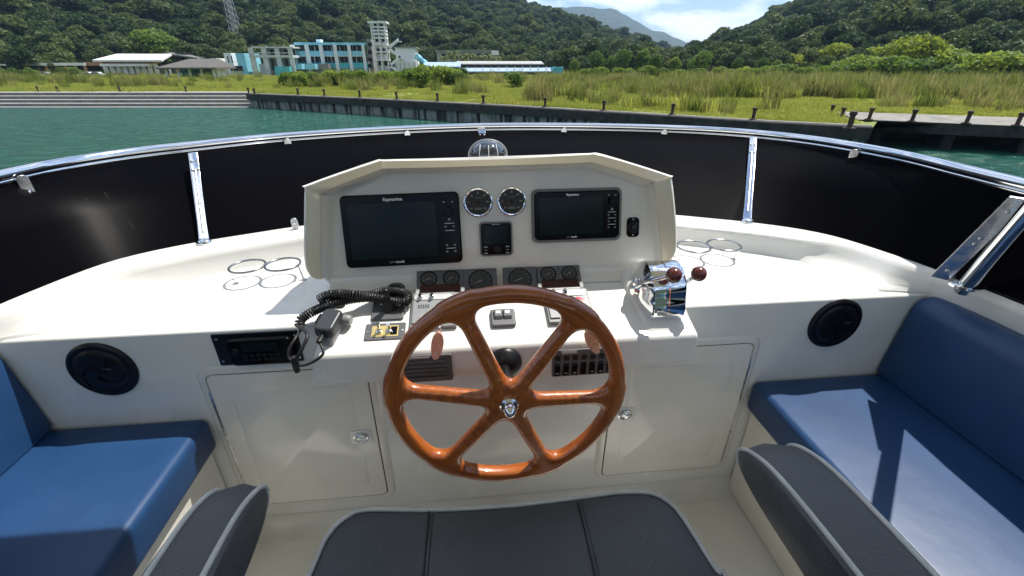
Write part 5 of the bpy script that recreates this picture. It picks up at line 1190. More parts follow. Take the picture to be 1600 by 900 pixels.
blk(BP, 'back_wall', D, 252, 108, 330, 124, 0.4, 'bteal', 9, GZ)
blk(BP, 'side_wall', D, 322, 107, 334, 124, 5, 'bwhite', 3, GZ)
# white roofed pavilion
D = 160.0
WP = T('white_roof_pavilion', 'open pavilion with a bright white flat roof and terracotta fascia', 'pavilion', loc=(XY(205, 116, D)[0], D, ZL))
x0, z0 = XY(144, 93.5, D); x1, _ = XY(252, 93.5, D); xa, z1 = XY(182, 84, D + 14); xb, _ = XY(268, 84, D + 14)
vs = [(x0, D, z0), (x1, D, z0), (xb, D + 14, z1), (xa, D + 14, z1)]; vs += [(x, y, z - 0.5) for x, y, z in vs]
wp(M('roof', vs, [[0, 1, 2, 3], [7, 6, 5, 4]] + [[i, (i + 1) % 4, 4 + (i + 1) % 4, 4 + i] for i in range(4)], 'roofw'), WP)
blk(WP, 'fascia', D, 150, 96, 245, 99, 0.5, 'terra', 1.5)
blk(WP, 'lower_roof', D, 153, 99.5, 232, 103.5, 3, 'roofw', 0.5)
for i in range(9): blk(WP, 'post', D, 157 + i * 10, 96, 158.2 + i * 10, 119, 0.3, 'bwhite', 2, GZ)
blk(WP, 'back_wall', D, 152, 103, 240, 119, 1, 'bgrey', 9, GZ)
blk(WP, 'terrace_wall', D, 160, 115.5, 250, 120, 1, 'terra', -1, GZ)
# grey canopy behind
D = 185.0
GC = T('grey_canopy_roof', 'high open grey roof on thin columns behind the white roofed pavilion', 'canopy', loc=(XY(240, 100, D)[0], D, ZL))
x0, z0 = XY(190, 84, D); x1, _ = XY(268, 84, D); xa, z1 = XY(183, 70, D); xb, _ = XY(255, 70, D); xr_, zr2 = XY(306, 90, D)
vs = [(x0, D, z0), (x1, D, z0), (xb, D + 9, z1), (xa, D + 9, z1)]; vs += [(x, y, z - 0.6) for x, y, z in vs]
wp(M('roof', vs, [[0, 1, 2, 3], [7, 6, 5, 4]] + [[i, (i + 1) % 4, 4 + (i + 1) % 4, 4 + i] for i in range(4)], 'roofg'), GC)
vs = [(x1, D, z0), (xr_, D + 1, zr2), (xr_, D + 12, zr2 + 0.5), (xb, D + 9, z1)]; vs += [(x, y, z - 0.4) for x, y, z in vs]
wp(M('side_roof', vs, [[0, 1, 2, 3], [7, 6, 5, 4]] + [[i, (i + 1) % 4, 4 + (i + 1) % 4, 4 + i] for i in range(4)], 'roofg'), GC)
for i in range(9): blk(GC, 'column', D, 193 + i * 12, 80, 194 + i * 12, 116, 0.3, 'bgrey', 5, GZ)
# long low white roofed shed
D = 170.0
LS = T('long_low_shed', 'long low shed with a white roof and dark sheet as shade in front', 'shed', loc=(XY(60, 112, D)[0], D, ZL))
blk(LS, 'roof', D, -120, 100, 52, 102.5, 10, 'roofw', 0)
blk(LS, 'roof', D, 50, 98, 131, 102.5, 10, 'roofw', 0.4)
blk(LS, 'front_shade', D, -120, 102, 150, 117, 1, 'glassd', 6, GZ)  # dark sheet drawn for the shadow under the shed roof
for i in range(17): blk(LS, 'post', D, -110 + i * 15, 102, -108 + i * 15, 117, 0.4, 'terra', 0.8, GZ)
blk(LS, 'terracotta_roof', D, 128, 97, 154, 102.5, 8, 'terra', 1)
# blue roofed stalls
D = 158.0
SH_ = T('blue_roof_stalls', 'long row of stalls under blue patterned roofs behind the meadow', 'market stalls', loc=(XY(760, 116, D)[0], D, ZL))
def slope_roof(par, D, u0, v0, u1, v1, dep, m, nm='roof'):
    x0, z0 = XY(u0, v1, D); x1, _ = XY(u1, v1, D); z1 = XY(u0, v0, D + dep)[1]
    vs = [(x0, D, z0), (x1, D, z0), (x1, D + dep, z1), (x0, D + dep, z1)]; vs += [(x, y, z - 0.3) for x, y, z in vs]
    return wp(M(nm, vs, [[0, 1, 2, 3], [7, 6, 5, 4]] + [[i, (i + 1) % 4, 4 + (i + 1) % 4, 4 + i] for i in range(4)], m), par)
slope_roof(SH_, D, 660, 97, 720, 104, 8, 'roofb'); slope_roof(SH_, D, 717, 104.5, 880, 111.5, 6, 'roofb')
blk(SH_, 'upper_wall', D, 718, 99, 846, 105, 3, 'terra', 6.5)
slope_roof(SH_, D + 5, 714, 95.5, 850, 99.5, 6, 'roofl', 'upper_roof')
blk(SH_, 'dark_front', D, 664, 104, 880, 119, 0.6, 'glassd', 5, GZ)
for i in range(18): blk(SH_, 'post', D, 668 + i * 12.4, 104, 669.4 + i * 12.4, 119, 0.3, 'bwhite', 1.5, GZ)
blk(SH_, 'teal_end', D, 864, 105, 879, 117, 5, 'bteal', -1, GZ)
SLd = T('blue_water_slide', 'curved pale blue water slide beside the white hall', 'water slide', loc=(XY(657, 100, D + 6)[0], D + 6, ZL))
sp_ = [np.array([*[XY(u, v, D + 6)[0], D + 6 + k], XY(u, v, D + 6)[1]]) for k, (u, v) in enumerate(((651, 89), (655, 91), (659, 96), (663, 98), (667, 103)))]
wp(tube('chute', catmull(sp_, 5), 0.9, 'bblue', None, 10), SLd)
for p_ in sp_[::2]: wp(box('support', (p_[0] - 0.15, p_[1] - 0.15, GZ), (p_[0] + 0.15, p_[1] + 0.15, p_[2]), 'bwhite'), SLd)
# grey block behind
D = 215.0
GB = T('low_grey_building', 'low grey building with a white end wall half hidden behind palms', 'building', loc=(XY(730, 95, D)[0], D, ZL))
blk(GB, 'wall', D, 682, 80, 778, 110, 12, 'bgrey', 0, GZ); blk(GB, 'roof', D, 680, 78.5, 772, 81.5, 13, 'roofg', -0.4); blk(GB, 'white_end', D, 768, 79, 779, 86, 5, 'bwhite', -0.6)
for i in range(7): blk(GB, 'window', D, 690 + i * 11, 84, 697 + i * 11, 92, 0.3, 'glassd', -0.2)
# lattice mast
D = 260.0
MS = T('lattice_mast', 'tall grey steel lattice mast on the forested slope', 'mast', loc=(XY(372, 58, D)[0], D, XY(372, 58, D)[1]))
cb = np.array([XY(371, 62, D)[0], D, XY(371, 64, D)[1]]); hM = 42.0
def leg(s, q, z): k = 2.0 * (1 - 0.72 * z / hM); return cb + np.array([s * k, q * k, z])
for s in (-1, 1):
    for q in (-1, 1): wp(tube('leg', [leg(s, q, 0), leg(s, q, hM)], 0.13, 'galv', None, 6), MS)
nb_ = 16
for k in range(nb_):
    z0, z1 = hM * k / nb_, hM * (k + 1) / nb_
    for q in (-1, 1):
        wp(tube('brace', [leg(-1, q, z0), leg(1, q, z1)], 0.07, 'galv', None, 5), MS); wp(tube('brace', [leg(1, q, z0), leg(-1, q, z1)], 0.07, 'galv', None, 5), MS); wp(tube('brace', [leg(-1, q, z1), leg(1, q, z1)], 0.07, 'galv', None, 5), MS)
# parked cars
def car(u, D, label, m):
    x, _ = XY(u, 114, D); t = T('parked_car', label, 'car', 'cars parked by the long shed', loc=(x, D, ZL))
    pr = [(-2.1, 0.35), (-2.1, 0.8), (-1.3, 0.95), (-0.7, 1.42), (0.9, 1.45), (1.6, 0.98), (2.1, 0.85), (2.15, 0.35)]; n_ = len(pr)
    vs = [(x_, -0.85, z_) for x_, z_ in pr] + [(x_, 0.85, z_) for x_, z_ in pr]
    M('body', vs, [list(range(n_)), list(range(n_, 2 * n_))[::-1]] + [[i, (i + 1) % n_, n_ + (i + 1) % n_, n_ + i] for i in range(n_)], m, t, bev=0.08)
    gw = [(-1.05, 0.98), (-0.62, 1.34), (0.82, 1.36), (1.25, 1.0)]
    M('side_window', [(x_, -0.865, z_) for x_, z_ in gw] + [(x_, 0.865, z_) for x_, z_ in gw], [[0, 1, 2, 3], [7, 6, 5, 4]] + [[i, (i + 1) % 4, 4 + (i + 1) % 4, 4 + i] for i in range(4)], 'glassd', t)
    for x_ in (-1.3, 1.3):
        for y_ in (-0.8, 0.8): lathe('wheel', [(0.001, -0.1), (0.33, -0.1), (0.33, 0.1), (0.001, 0.1)], 'rubber', t, 14, 'y', c=(x_, y_, 0.33))
car(68, 160, 'silver car parked in front of the long low shed', 'carp'); car(136, 158, 'white car parked beside the silver one near the white roofed pavilion', 'roofw'); car(150, 158, 'grey car parked at the corner of the white roofed pavilion', 'carp')

# ------------------------------------------------------------------ hills
def hmap(ridges, x, y):
    """height from a ridge line: bearing and distance of each ridge point, falling to the foot on the harbour side"""
    h = np.zeros_like(x)
    for (R, wf) in ridges:
        P = np.array(R); th = np.arctan2(P[:, 0], P[:, 1]); rr = np.hypot(P[:, 0], P[:, 1]); o_ = np.argsort(th)
        T_ = np.arctan2(x, y); r = np.hypot(x, y)
        hr = np.interp(T_, th[o_], P[o_, 2]); rR = np.interp(T_, th[o_], rr[o_]); wv = np.interp(T_, th[o_], np.array(wf)[o_])
        ed = np.clip(np.minimum(T_ - th[o_][0], th[o_][-1] - T_) / 0.03 + 1.0, 0, 1)
        h = np.maximum(h, hr * ed * np.clip(1 - np.abs(r - rR) / wv, 0, 1) ** 1.1)
    return h
def vnoise(x, y, s, seed):
    rs = np.random.RandomState(seed); g = rs.rand(64, 64); X_, Y_ = x / s, y / s; i, j = np.floor(X_).astype(int), np.floor(Y_).astype(int); fx, fy = smoothstep(X_ - i), smoothstep(Y_ - j)
    G = lambda a, b: g[a % 64, b % 64]
    return (G(i, j) * (1 - fx) + G(i + 1, j) * fx) * (1 - fy) + (G(i, j + 1) * (1 - fx) + G(i + 1, j + 1) * fx) * fy - 0.5
def ridge(px, foot, lower):
    pts = []; wd = []
    for (u, v, dist) in px:
        P = atdist(u, v, dist); pts.append((P[0], P[1], P[2] - ZL - lower)); wd.append(max(60, dist - foot))
    return pts, wd
LEFT = ridge([(-700, -330, 620), (-300, -260, 600), (0, -200, 600), (300, -150, 610), (600, -85, 630), (760, -28, 660), (835, 1, 690), (880, 12, 710), (915, 24, 730), (955, 42, 750), (1000, 62, 770), (1045, 80, 790), (1090, 88, 800)], 235, 10)
RIGHT = ridge([(1085, 88, 600), (1105, 76, 590), (1135, 56, 560), (1180, 36, 540), (1220, 18, 520), (1260, 2, 510), (1340, -42, 490), (1450, -90, 470), (1600, -150, 450), (1900, -280, 440), (2400, -500, 440)], 185, 9)
def hillmesh(name, ridges, x0, x1, y0, y1, st_, seed, amp, m, label):
    xs = np.arange(x0, x1 + 1, st_); ys = np.arange(y0, y1 + 1, st_); X_, Y_ = np.meshgrid(xs, ys, indexing='ij')
    H = hmap(ridges, X_, Y_); k = np.clip(H / 25, 0, 1); H = H + k * (vnoise(X_, Y_, amp * 5, seed) * amp + vnoise(X_, Y_, amp * 2, seed + 1) * amp * 0.45); H = np.where(H < 0.3, -2.0, H)
    nX_, nY_ = X_.shape; V_ = np.stack([X_, Y_, H + ZL], -1).reshape(-1, 3)
    I = np.arange(nX_ * nY_).reshape(nX_, nY_); Q_ = np.stack([I[:-1, :-1], I[1:, :-1], I[1:, 1:], I[:-1, 1:]], -1).reshape(-1, 4)
    keep = (V_[Q_][:, :, 2].max(1) > ZL - 1.5); o = M(name, V_, Q_[keep].tolist(), m, smooth=180); struct(o); o['label'] = label
    return (xs, ys, H)
MT['hill'] = mat('forest_floor', (0.018, 0.030, 0.010), 0.95, var=0.4, vscale=0.05)
hA = hillmesh('hill', [LEFT], -1000, 420, 190, 1000, 14, 3, 12, 'hill', 'dark forested hillside behind the white and blue buildings')
hB = hillmesh('hill', [RIGHT], 60, 900, 0, 760, 14, 9, 9, 'hill', 'dark forested hillside behind the green field trees')
MT['mtn'] = mat('far_mountain_forest', (0.016, 0.030, 0.014), 0.95, col2=(0.045, 0.062, 0.030), vscale=0.012, detail=9)
FARR = ridge([(500, 60, 3600), (760, 26, 3600), (850, 9, 3500), (905, 8, 3500), (930, 9.5, 3450), (962, 14, 3400), (990, 29, 3300), (1020, 44, 3250), (1032, 45.5, 3200), (1060, 58, 3150), (1085, 74, 3100), (1105, 82, 3050), (1150, 96, 3000)], 1900, 0)
hillmesh('mountain', [FARR], -1800, 2800, 1500, 5000, 40, 5, 30, 'mtn', 'hazy blue mountain ridge in the gap between the forested hills')

# ------------------------------------------------------------------ foliage prototypes (kept in an unlinked collection and instanced)
def leafcloud(name, lobes, nleaf, size, m, flat=0.6, rs=None, trunk=None):
    rs = rs or np.random.RandomState(1); vs = []; fs = []
    vol = np.array([l[3] * l[4] for l in lobes]); vol = vol / vol.sum()
    for _ in range(nleaf):
        l = lobes[rs.choice(len(lobes), p=vol)]; d = rs.normal(size=3); d[2] = abs(d[2]) * 1.0 if rs.rand() < 0.72 else d[2]; d /= np.linalg.norm(d)
        rad = 0.72 + 0.34 * rs.rand(); c = np.array(l[:3]) + d * np.array([l[3], l[3], l[4]]) * rad
        nrm = d * 0.75 + rs.normal(size=3) * 0.5; nrm /= np.linalg.norm(nrm); a = np.cross(nrm, rs.normal(size=3)); a /= np.linalg.norm(a); b = np.cross(nrm, a); s = size * (0.55 + 0.9 * rs.rand())
        k = len(vs); vs += [c + a * s, c + b * s * flat, c - a * s, c - b * s * flat]; fs.append([k, k + 1, k + 2, k + 3])
    return vs, fs
def crown_lobes(rs, n, R, H, squash=0.75):
    L_ = []
    for i in range(n):
        a = rs.rand() * 2 * math.pi; q = math.sqrt(rs.rand()); r = R * (0.34 + 0.22 * rs.rand()); L_.append((R * 0.68 * q * math.cos(a), R * 0.68 * q * math.sin(a), H * (0.62 + 0.30 * (1 - q * q) + 0.12 * (rs.rand() - 0.5)), r, r * squash))
    return L_
def protos(items, cname):
    c = bpy.data.collections.new(cname)
    for nm, vs, fs, m in items:
        me = bpy.data.meshes.new(nm); me.from_pydata([tuple(map(float, v)) for v in vs], [], fs); me.materials.append(MT[m]); o = bpy.data.objects.new(nm, me); c.objects.link(o)
    return c
def scatter(name, P, rot, scl, idx, coll, label):
    me = bpy.data.meshes.new(name); me.from_pydata([tuple(map(float, p_)) for p_ in P], [], [])
    for an, ty, val in (('rz', 'FLOAT', rot), ('sc', 'FLOAT', scl), ('ix', 'INT', idx)):
        at = me.attributes.new(an, ty, 'POINT'); at.data.foreach_set('value', np.array(val, dtype=np.int32 if ty == 'INT' else np.float32))
    o = bpy.data.objects.new(name, me); COL.objects.link(o); o['kind'] = 'stuff'; o['label'] = label
    g = bpy.data.node_groups.new(name + '_nodes', 'GeometryNodeTree'); g.interface.new_socket('Geometry', in_out='INPUT', socket_type='NodeSocketGeometry'); g.interface.new_socket('Geometry', in_out='OUTPUT', socket_type='NodeSocketGeometry')
    N = g.nodes.new; L = g.links.new; gi = N('NodeGroupInput'); go = N('NodeGroupOutput'); ip = N('GeometryNodeInstanceOnPoints'); ci = N('GeometryNodeCollectionInfo'); ci.inputs['Collection'].default_value = coll; ci.inputs['Separate Children'].default_value = True; ci.inputs['Reset Children'].default_value = True
    def na(nm, ty): n = N('GeometryNodeInputNamedAttribute'); n.data_type = ty; n.inputs['Name'].default_value = nm; return [s for s in n.outputs if s.enabled][0]
    cx_ = N('ShaderNodeCombineXYZ'); L(na('rz', 'FLOAT'), cx_.inputs[2]); er = N('FunctionNodeEulerToRotation'); L(cx_.outputs[0], er.inputs[0])
    L(gi.outputs[0], ip.inputs['Points']); L(ci.outputs[0], ip.inputs['Instance']); ip.inputs['Pick Instance'].default_value = True; L(na('ix', 'INT'), ip.inputs['Instance Index']); L(er.outputs[0], ip.inputs['Rotation']); L(na('sc', 'FLOAT'), ip.inputs['Scale']); L(ip.outputs[0], go.inputs[0])
    md = o.modifiers.new('scatter', 'NODES'); md.node_group = g; return o
rs = np.random.RandomState(11)
it = []
for k in range(7):
    R_t, H_t = 5.2 + rs.rand() * 1.8, 11 + rs.rand() * 4
    vs, fs = leafcloud('c', crown_lobes(rs, 9 + k % 4, R_t, H_t), 1500, 0.62, 'leafforest', rs=rs)
    it.append(('forest_crown', vs, fs, 'leafforest'))
FC = protos(it, 'forest_protos')
def hsample(hm, x, y):
    xs, ys, H = hm; i = np.clip(((x - xs[0]) / (xs[1] - xs[0])), 0, len(xs) - 1.001); j = np.clip(((y - ys[0]) / (ys[1] - ys[0])), 0, len(ys) - 1.001)
    i0, j0 = i.astype(int), j.astype(int); fx, fy = i - i0, j - j0
    return (H[i0, j0] * (1 - fx) + H[i0 + 1, j0] * fx) * (1 - fy) + (H[i0, j0 + 1] * (1 - fx) + H[i0 + 1, j0 + 1] * fx) * fy
def forest(name, hm, sp, label, seed, lim):
    xs, ys, H = hm; rs = np.random.RandomState(seed); gx_, gy_ = np.meshgrid(np.arange(xs[0] + 5, xs[-1] - 5, sp), np.arange(ys[0] + 5, ys[-1] - 5, sp)); x = (gx_ + rs.uniform(-.5, .5, gx_.shape) * sp).ravel(); y = (gy_ + rs.uniform(-.5, .5, gy_.shape) * sp).ravel(); h_ = hsample(hm, x, y)
    d = np.stack([x, y], 1); ang = np.degrees(np.arctan2(x, y)) - 5.8
    # only the slopes that face the harbour (behind the ridge nothing shows)
    hx = hsample(hm, x * 1.03, y * 1.03); el = (h_ + ZL - EYE[2] + 12) / np.hypot(x, y); ok = (h_ > 0.2) & (np.abs(ang) < lim)
    vis = np.zeros(len(x), bool); o_ = np.argsort(np.hypot(x, y)); bins = np.full(720, -1.0)
    b_ = np.clip(((ang + 90) * 4).astype(int), 0, 719)
    for q in o_:
        if not ok[q]: continue
        if el[q] > bins[b_[q]] - 0.006: vis[q] = True
        bins[b_[q]] = max(bins[b_[q]], el[q] - 0.004)
    x, y, h_ = x[vis], y[vis], h_[vis]; n_ = len(x); print(name, n_)
    s = 0.48 + 0.52 * rs.rand(n_) ** 1.8 + (rs.rand(n_) < 0.06) * 0.35
    scatter(name, np.stack([x, y, h_ + ZL - 1.5 - 1.5 * rs.rand(n_)], 1), rs.rand(n_) * 6.28, s, rs.randint(0, 7, n_), FC, label)
forest('forest', hA, 7.0, 'dense dark green forest covering the slope behind the buildings', 21, 62)
forest('forest', hB, 6.8, 'dense dark green forest covering the slope behind the field trees', 22, 62)

rs = np.random.RandomState(33); n_ = 1500; ang = np.radians(rs.uniform(-55, 58, n_)); r = rs.uniform(222, 330, n_); r = np.where(ang > R_(12), rs.uniform(165, 330, n_), r)
scatter('woodland_edge', np.stack([r * np.sin(ang), r * np.cos(ang), np.full(n_, ZL - 1.5) + np.maximum(0, np.maximum(hsample(hA, np.clip(r * np.sin(ang), -990, 400), r * np.cos(ang)), hsample(hB, np.clip(r * np.sin(ang), 70, 890), r * np.cos(ang)) * (r * np.sin(ang) > 70)))], 1), rs.rand(n_) * 6.28, 0.45 + 0.4 * rs.rand(n_), rs.randint(0, 7, n_), FC, 'low dark woodland between the meadow and the hills')
BACK = ([(450 * math.sin(a), 450 * math.cos(a), 95 + 25 * math.sin(3 * a)) for a in np.radians(np.linspace(100, 179, 12))], [220] * 12)  # added ridge out of view aft, darkens reflections in the glossy black parts
BACK2 = ([(450 * math.sin(a), 450 * math.cos(a), 95 + 25 * math.sin(3 * a)) for a in np.radians(np.linspace(-179, -95, 12))], [220] * 12)
hillmesh('hill', [BACK, BACK2], -720, 720, -720, 60, 24, 15, 12, 'hill', 'unseen dark hills added behind the boat to darken reflections')

# ------------------------------------------------------------------ single trees along the back of the meadow
def tree_proto(seed, R, H, m, nleaf, size, nl=11):
    rs = np.random.RandomState(seed); lb = crown_lobes(rs, nl, R, H, 0.85); lb += [(l[0] * 1.1, l[1] * 1.1, l[2] - H * 0.22, l[3] * 0.9, l[4]) for l in lb[::2]] + [(l[0] * 1.15, l[1] * 1.15, l[2] - H * 0.42, l[3] * 0.8, l[4]) for l in lb[:nl:2]]
    vs, fs = leafcloud('c', lb, nleaf, size, m, rs=rs)
    cm = bpy.data.meshes.new('crown'); cm.from_pydata([tuple(map(float, v)) for v in vs], [], fs); cm.materials.append(MT[m])
    tv = []; tf = []
    def add(path, r0, r1):
        v_, f_ = tubemesh(path, list(np.linspace(r0, r1, len(path))), 7); k = len(tv); tv.extend(v_); tf.extend([[i + k for i in q] for q in f_])
    top = np.array([0.2, 0.1, H * 0.62]); add([(0, 0, -0.4), (0.1, 0.05, H * 0.3), tuple(top)], H * 0.028, H * 0.014)
    for l in lb[:7]: add([(0.1, 0.05, H * (0.22 + 0.2 * rs.rand())), tuple(np.array(l[:3]) * np.array([.5, .5, .8])), l[:3]], H * 0.013, H * 0.004)
    tm = bpy.data.meshes.new('trunk'); tm.from_pydata([tuple(map(float, v)) for v in tv], [], tf); tm.materials.append(MT['trunk'])
    return cm, tm, H, R
TPm = [tree_proto(31 + k, 3.6 + 0.5 * k, 8.5 + 0.6 * k, 'leafmid', 3000, 0.34) for k in range(4)]
TPd = [tree_proto(51 + k, 3.8 + 0.4 * k, 9.0, 'leafforest', 3000, 0.34) for k in range(3)]
TPy = [tree_proto(41 + k, 4.2 + 0.6 * k, 8.0, 'leafyel', 3200, 0.34, 12) for k in range(3)]
TPw = [tree_proto(71 + k, 2.6, 3.6, 'leafweed', 1500, 0.24, 8) for k in range(3)]
TPb = [tree_proto(61 + k, 2.6, 3.6, 'leafmid', 1700, 0.28, 9) for k in range(3)]
def tree(P, pr, hgt, label, group, name='field_tree', wide=1.0):
    cm, tm, H, R = pr; s = hgt / H
    e = T(name, label, 'tree' if name == 'field_tree' else 'bush', group, loc=(P[0], P[1], ZL - 0.05)); e.rotation_euler = (0, 0, random.random() * 6.28)
    for nm, me in (('crown', cm), ('trunk', tm)):
        o = bpy.data.objects.new(nm, me); COL.objects.link(o); o.parent = e; o.scale = (s * wide, s * wide, s)
def put(u, vb, vt, prs, label, group, name='field_tree', wide=1.0):
    P = atz(u, vb, ZL); d = math.hypot(P[0], P[1])
    if d > 215: P = EYE + (P - EYE) * (215 / d); P[2] = ZL
    hgt = max(2.2, atdist(u, vt, math.hypot(P[0], P[1]))[2] - ZL); tree(P, random.choice(prs), hgt, label, group, name, wide)
g1 = 'rounded green trees along the back of the meadow'; l1 = 'rounded mid green tree in the row behind the meadow'
for (u, vb, vt, wd) in ((897, 121, 94, .8), (928, 120, 82, 1.), (955, 119, 88, .8), (972, 120, 80, 1.), (1000, 120, 80, 1.), (1022, 121, 88, .8), (1052, 123, 92, .9), (1095, 122, 82, 1.1), (1122, 119, 90, .8), (1150, 121, 92, .8), (1188, 122, 92, .9), (1075, 120, 96, .7), (1210, 121, 95, .8)):
    put(u, vb, vt, TPm, ORD[sorted((897, 928, 955, 972, 1000, 1022, 1052, 1095, 1122, 1150, 1188, 1075, 1210)).index(u)] + ' rounded green tree from the teal stall end, behind the meadow', g1, wide=wd)
g2 = 'dark green trees between the meadow and the hill'; l2 = 'dark green tree filling a gap at the foot of the hill'
for (u, vb, vt, wd) in ((886, 117, 92, .9), (908, 116, 86, 1.), (942, 116, 84, 1.), (985, 116, 80, 1.), (1035, 117, 84, 1.1), (1065, 117, 86, 1.), (1130, 117, 84, 1.), (1165, 117, 84, 1.1), (1205, 117, 80, 1.1), (1255, 117, 82, 1.2), (1325, 117, 78, 1.2), (1440, 117, 76, 1.2), (1475, 117, 78, 1.2), (1520, 118, 74, 1.2), (1560, 118, 80, 1.2), (870, 115, 88, .9), (845, 114, 90, .9), (820, 114, 90, .9), (800, 113, 86, .9), (660, 113, 84, .8), (790, 113, 88, .8)):
    zn = ('behind the blue roofed stalls', 'behind the start of the rounded tree row', 'behind the end of the rounded tree row', 'behind the yellow green trees')[int(np.digitize(u, (880, 1050, 1230)))]
    put(u, vb, vt, TPd, 'dark green tree ' + zn, 'dark trees ' + zn, wide=wd)
put(1412, 127, 64, [TPy[2]], 'biggest yellow green tree, with a tall broad crown in front of the hill', None, wide=1.15)
put(1366, 122, 74, [TPy[0]], 'broad yellow green tree leaning against the biggest tree', None, wide=1.2)
put(1298, 120, 73, [TPy[1]], 'yellow green tree with a flat wide crown beside the broad one', None, wide=1.3)
put(1232, 120, 86, [TPy[0]], 'small yellow green tree at the end of the rounded tree row', None, wide=1.1)
put(1590, 122, 66, [TPy[1]], 'bright yellow tree half cut off above the jetty', None, wide=1.2)
g3 = 'low bushes in the meadow'; l3 = 'low rounded bush on the slope behind the reeds'
for (u, vb, vt) in ((1385, 130, 96), (1345, 128, 104), (1455, 130, 98), (1485, 131, 88), (1505, 133, 105), (1535, 133, 92), (1562, 133, 108), (1590, 134, 100), (1430, 131, 104), (1270, 126, 105), (1320, 127, 103), (1160, 124, 106), (1120, 124, 106), (1010, 124, 104), (940, 123, 106), (1475, 134, 112), (1550, 126, 90), (1510, 124, 84), (1465, 124, 84), (1200, 125, 104), (1225, 126, 102), (1250, 127, 106), (1290, 128, 104), (1305, 126, 98), (1360, 128, 98), (1405, 130, 100), (1440, 127, 94), (1495, 128, 95), (1520, 130, 100), (1545, 130, 102), (1575, 128, 96), (1600, 129, 100), (1335, 125, 95), (1180, 125, 108), (1140, 125, 109), (1090, 125, 108), (1060, 125, 110), (1035, 125, 110), (980, 124, 108), (965, 124, 107), (915, 123, 108)):
    zn = ('before the rounded tree row near the teal stall end', 'before the far end of the rounded tree row', 'beneath the flat wide crowned yellow green tree', 'at the foot of the biggest yellow green tree', 'on the slope between the biggest and the bright yellow tree')[int(np.digitize(u, (1010, 1195, 1332, 1445)))]
    vt = vt - (5 if u > 1330 else 0)
    put(u, vb, vt, TPw + TPw + TPb, 'low bush ' + zn, 'low bushes ' + zn, 'meadow_bush', 1.25)
g4 = 'weedy bushes in front of the blue building'; l4 = 'bright green weedy bush in front of the blue building'
for (u, vb, vt) in ((470, 137, 118), (492, 136, 116), (520, 136, 112), (545, 136, 112), (570, 136, 111), (598, 136, 112), (622, 135, 113), (645, 136, 109), (668, 137, 104), (688, 136, 105), (705, 134, 109), (456, 135, 116)):
    put(u, vb, vt, TPw, ORD[sorted((470, 492, 520, 545, 570, 598, 622, 645, 668, 688, 705, 456)).index(u)] + ' weedy green bush from the balcony block end of the row', g4, 'meadow_bush', 1.1)
for (u, vb, vt) in ((722, 126, 110), (716, 136, 126), (800, 137, 128), (100, 121, 108), (118, 120, 106), (25, 124, 115), (50, 124, 116), (5, 122, 112)):
    put(u, vb, vt, TPb, 'small isolated bush standing in the short grass', 'isolated small bushes', 'meadow_bush', 1.1)
for (u, vb, vt) in ((252, 112, 50), (300, 112, 66), (330, 112, 72), (225, 108, 62), (165, 108, 78), (100, 108, 80), (40, 108, 78)):
    put(u, vb, vt, [TPm[2]] if u == 252 else TPd, 'pale crowned tree above the grey canopy roof' if u == 252 else 'dark tree at the foot of the slope behind the pavilions', None if u == 252 else 'trees behind the pavilions', wide=1.2)
# palms
def palm(u, vb, vt):
    P = atz(u, vb, ZL); d = math.hypot(P[0], P[1]); P = EYE + (P - EYE) * (min(d, 190) / d); hgt = atdist(u, vt, math.hypot(P[0], P[1]))[2] - ZL
    e = T('palm_tree', ORD[sorted((708, 722, 735, 748, 762, 776, 696)).index(u)] + ' small palm from the water slide, before the low grey building', 'palm', 'palms by the low grey building', loc=(P[0], P[1], ZL)); rs = np.random.RandomState(int(u))
    tube('trunk', [(0, 0, -0.3), (0.2, 0, hgt * 0.5), (0.1, 0, hgt * 0.86)], [0.22, 0.16, 0.13], 'trunk', e, 8)
    for k in range(16):
        a = k * 2.4 + rs.rand(); el = 0.9 - 1.3 * (k / 16); L_ = hgt * 0.42; pts = [(0.1 + math.cos(a) * L_ * t * math.cos(el * (1 - t)), math.sin(a) * L_ * t * math.cos(el * (1 - t)), hgt * 0.86 + L_ * (math.sin(el) * t - 0.75 * t * t)) for t in np.linspace(0, 1, 6)]
        vs = []; sd = np.array([-math.sin(a), math.cos(a), 0])
        for t, p_ in zip(np.linspace(0, 1, 6), pts): wv = 0.42 * math.sin(math.pi * min(1, 0.15 + t * 0.85)) ; vs += [np.array(p_) - sd * wv - np.array([0, 0, wv * 0.5]), np.array(p_), np.array(p_) + sd * wv - np.array([0, 0, wv * 0.5])]
        M('frond', vs, [[i * 3 + j, i * 3 + j + 1, (i + 1) * 3 + j + 1, (i + 1) * 3 + j] for i in range(5) for j in range(2)], 'leafpalm', e)
for (u, vb, vt) in ((708, 117, 76), (722, 116, 82), (735, 116, 81), (748, 116, 84), (762, 116, 83), (776, 116, 86), (696, 116, 85)): palm(u, vb, vt)

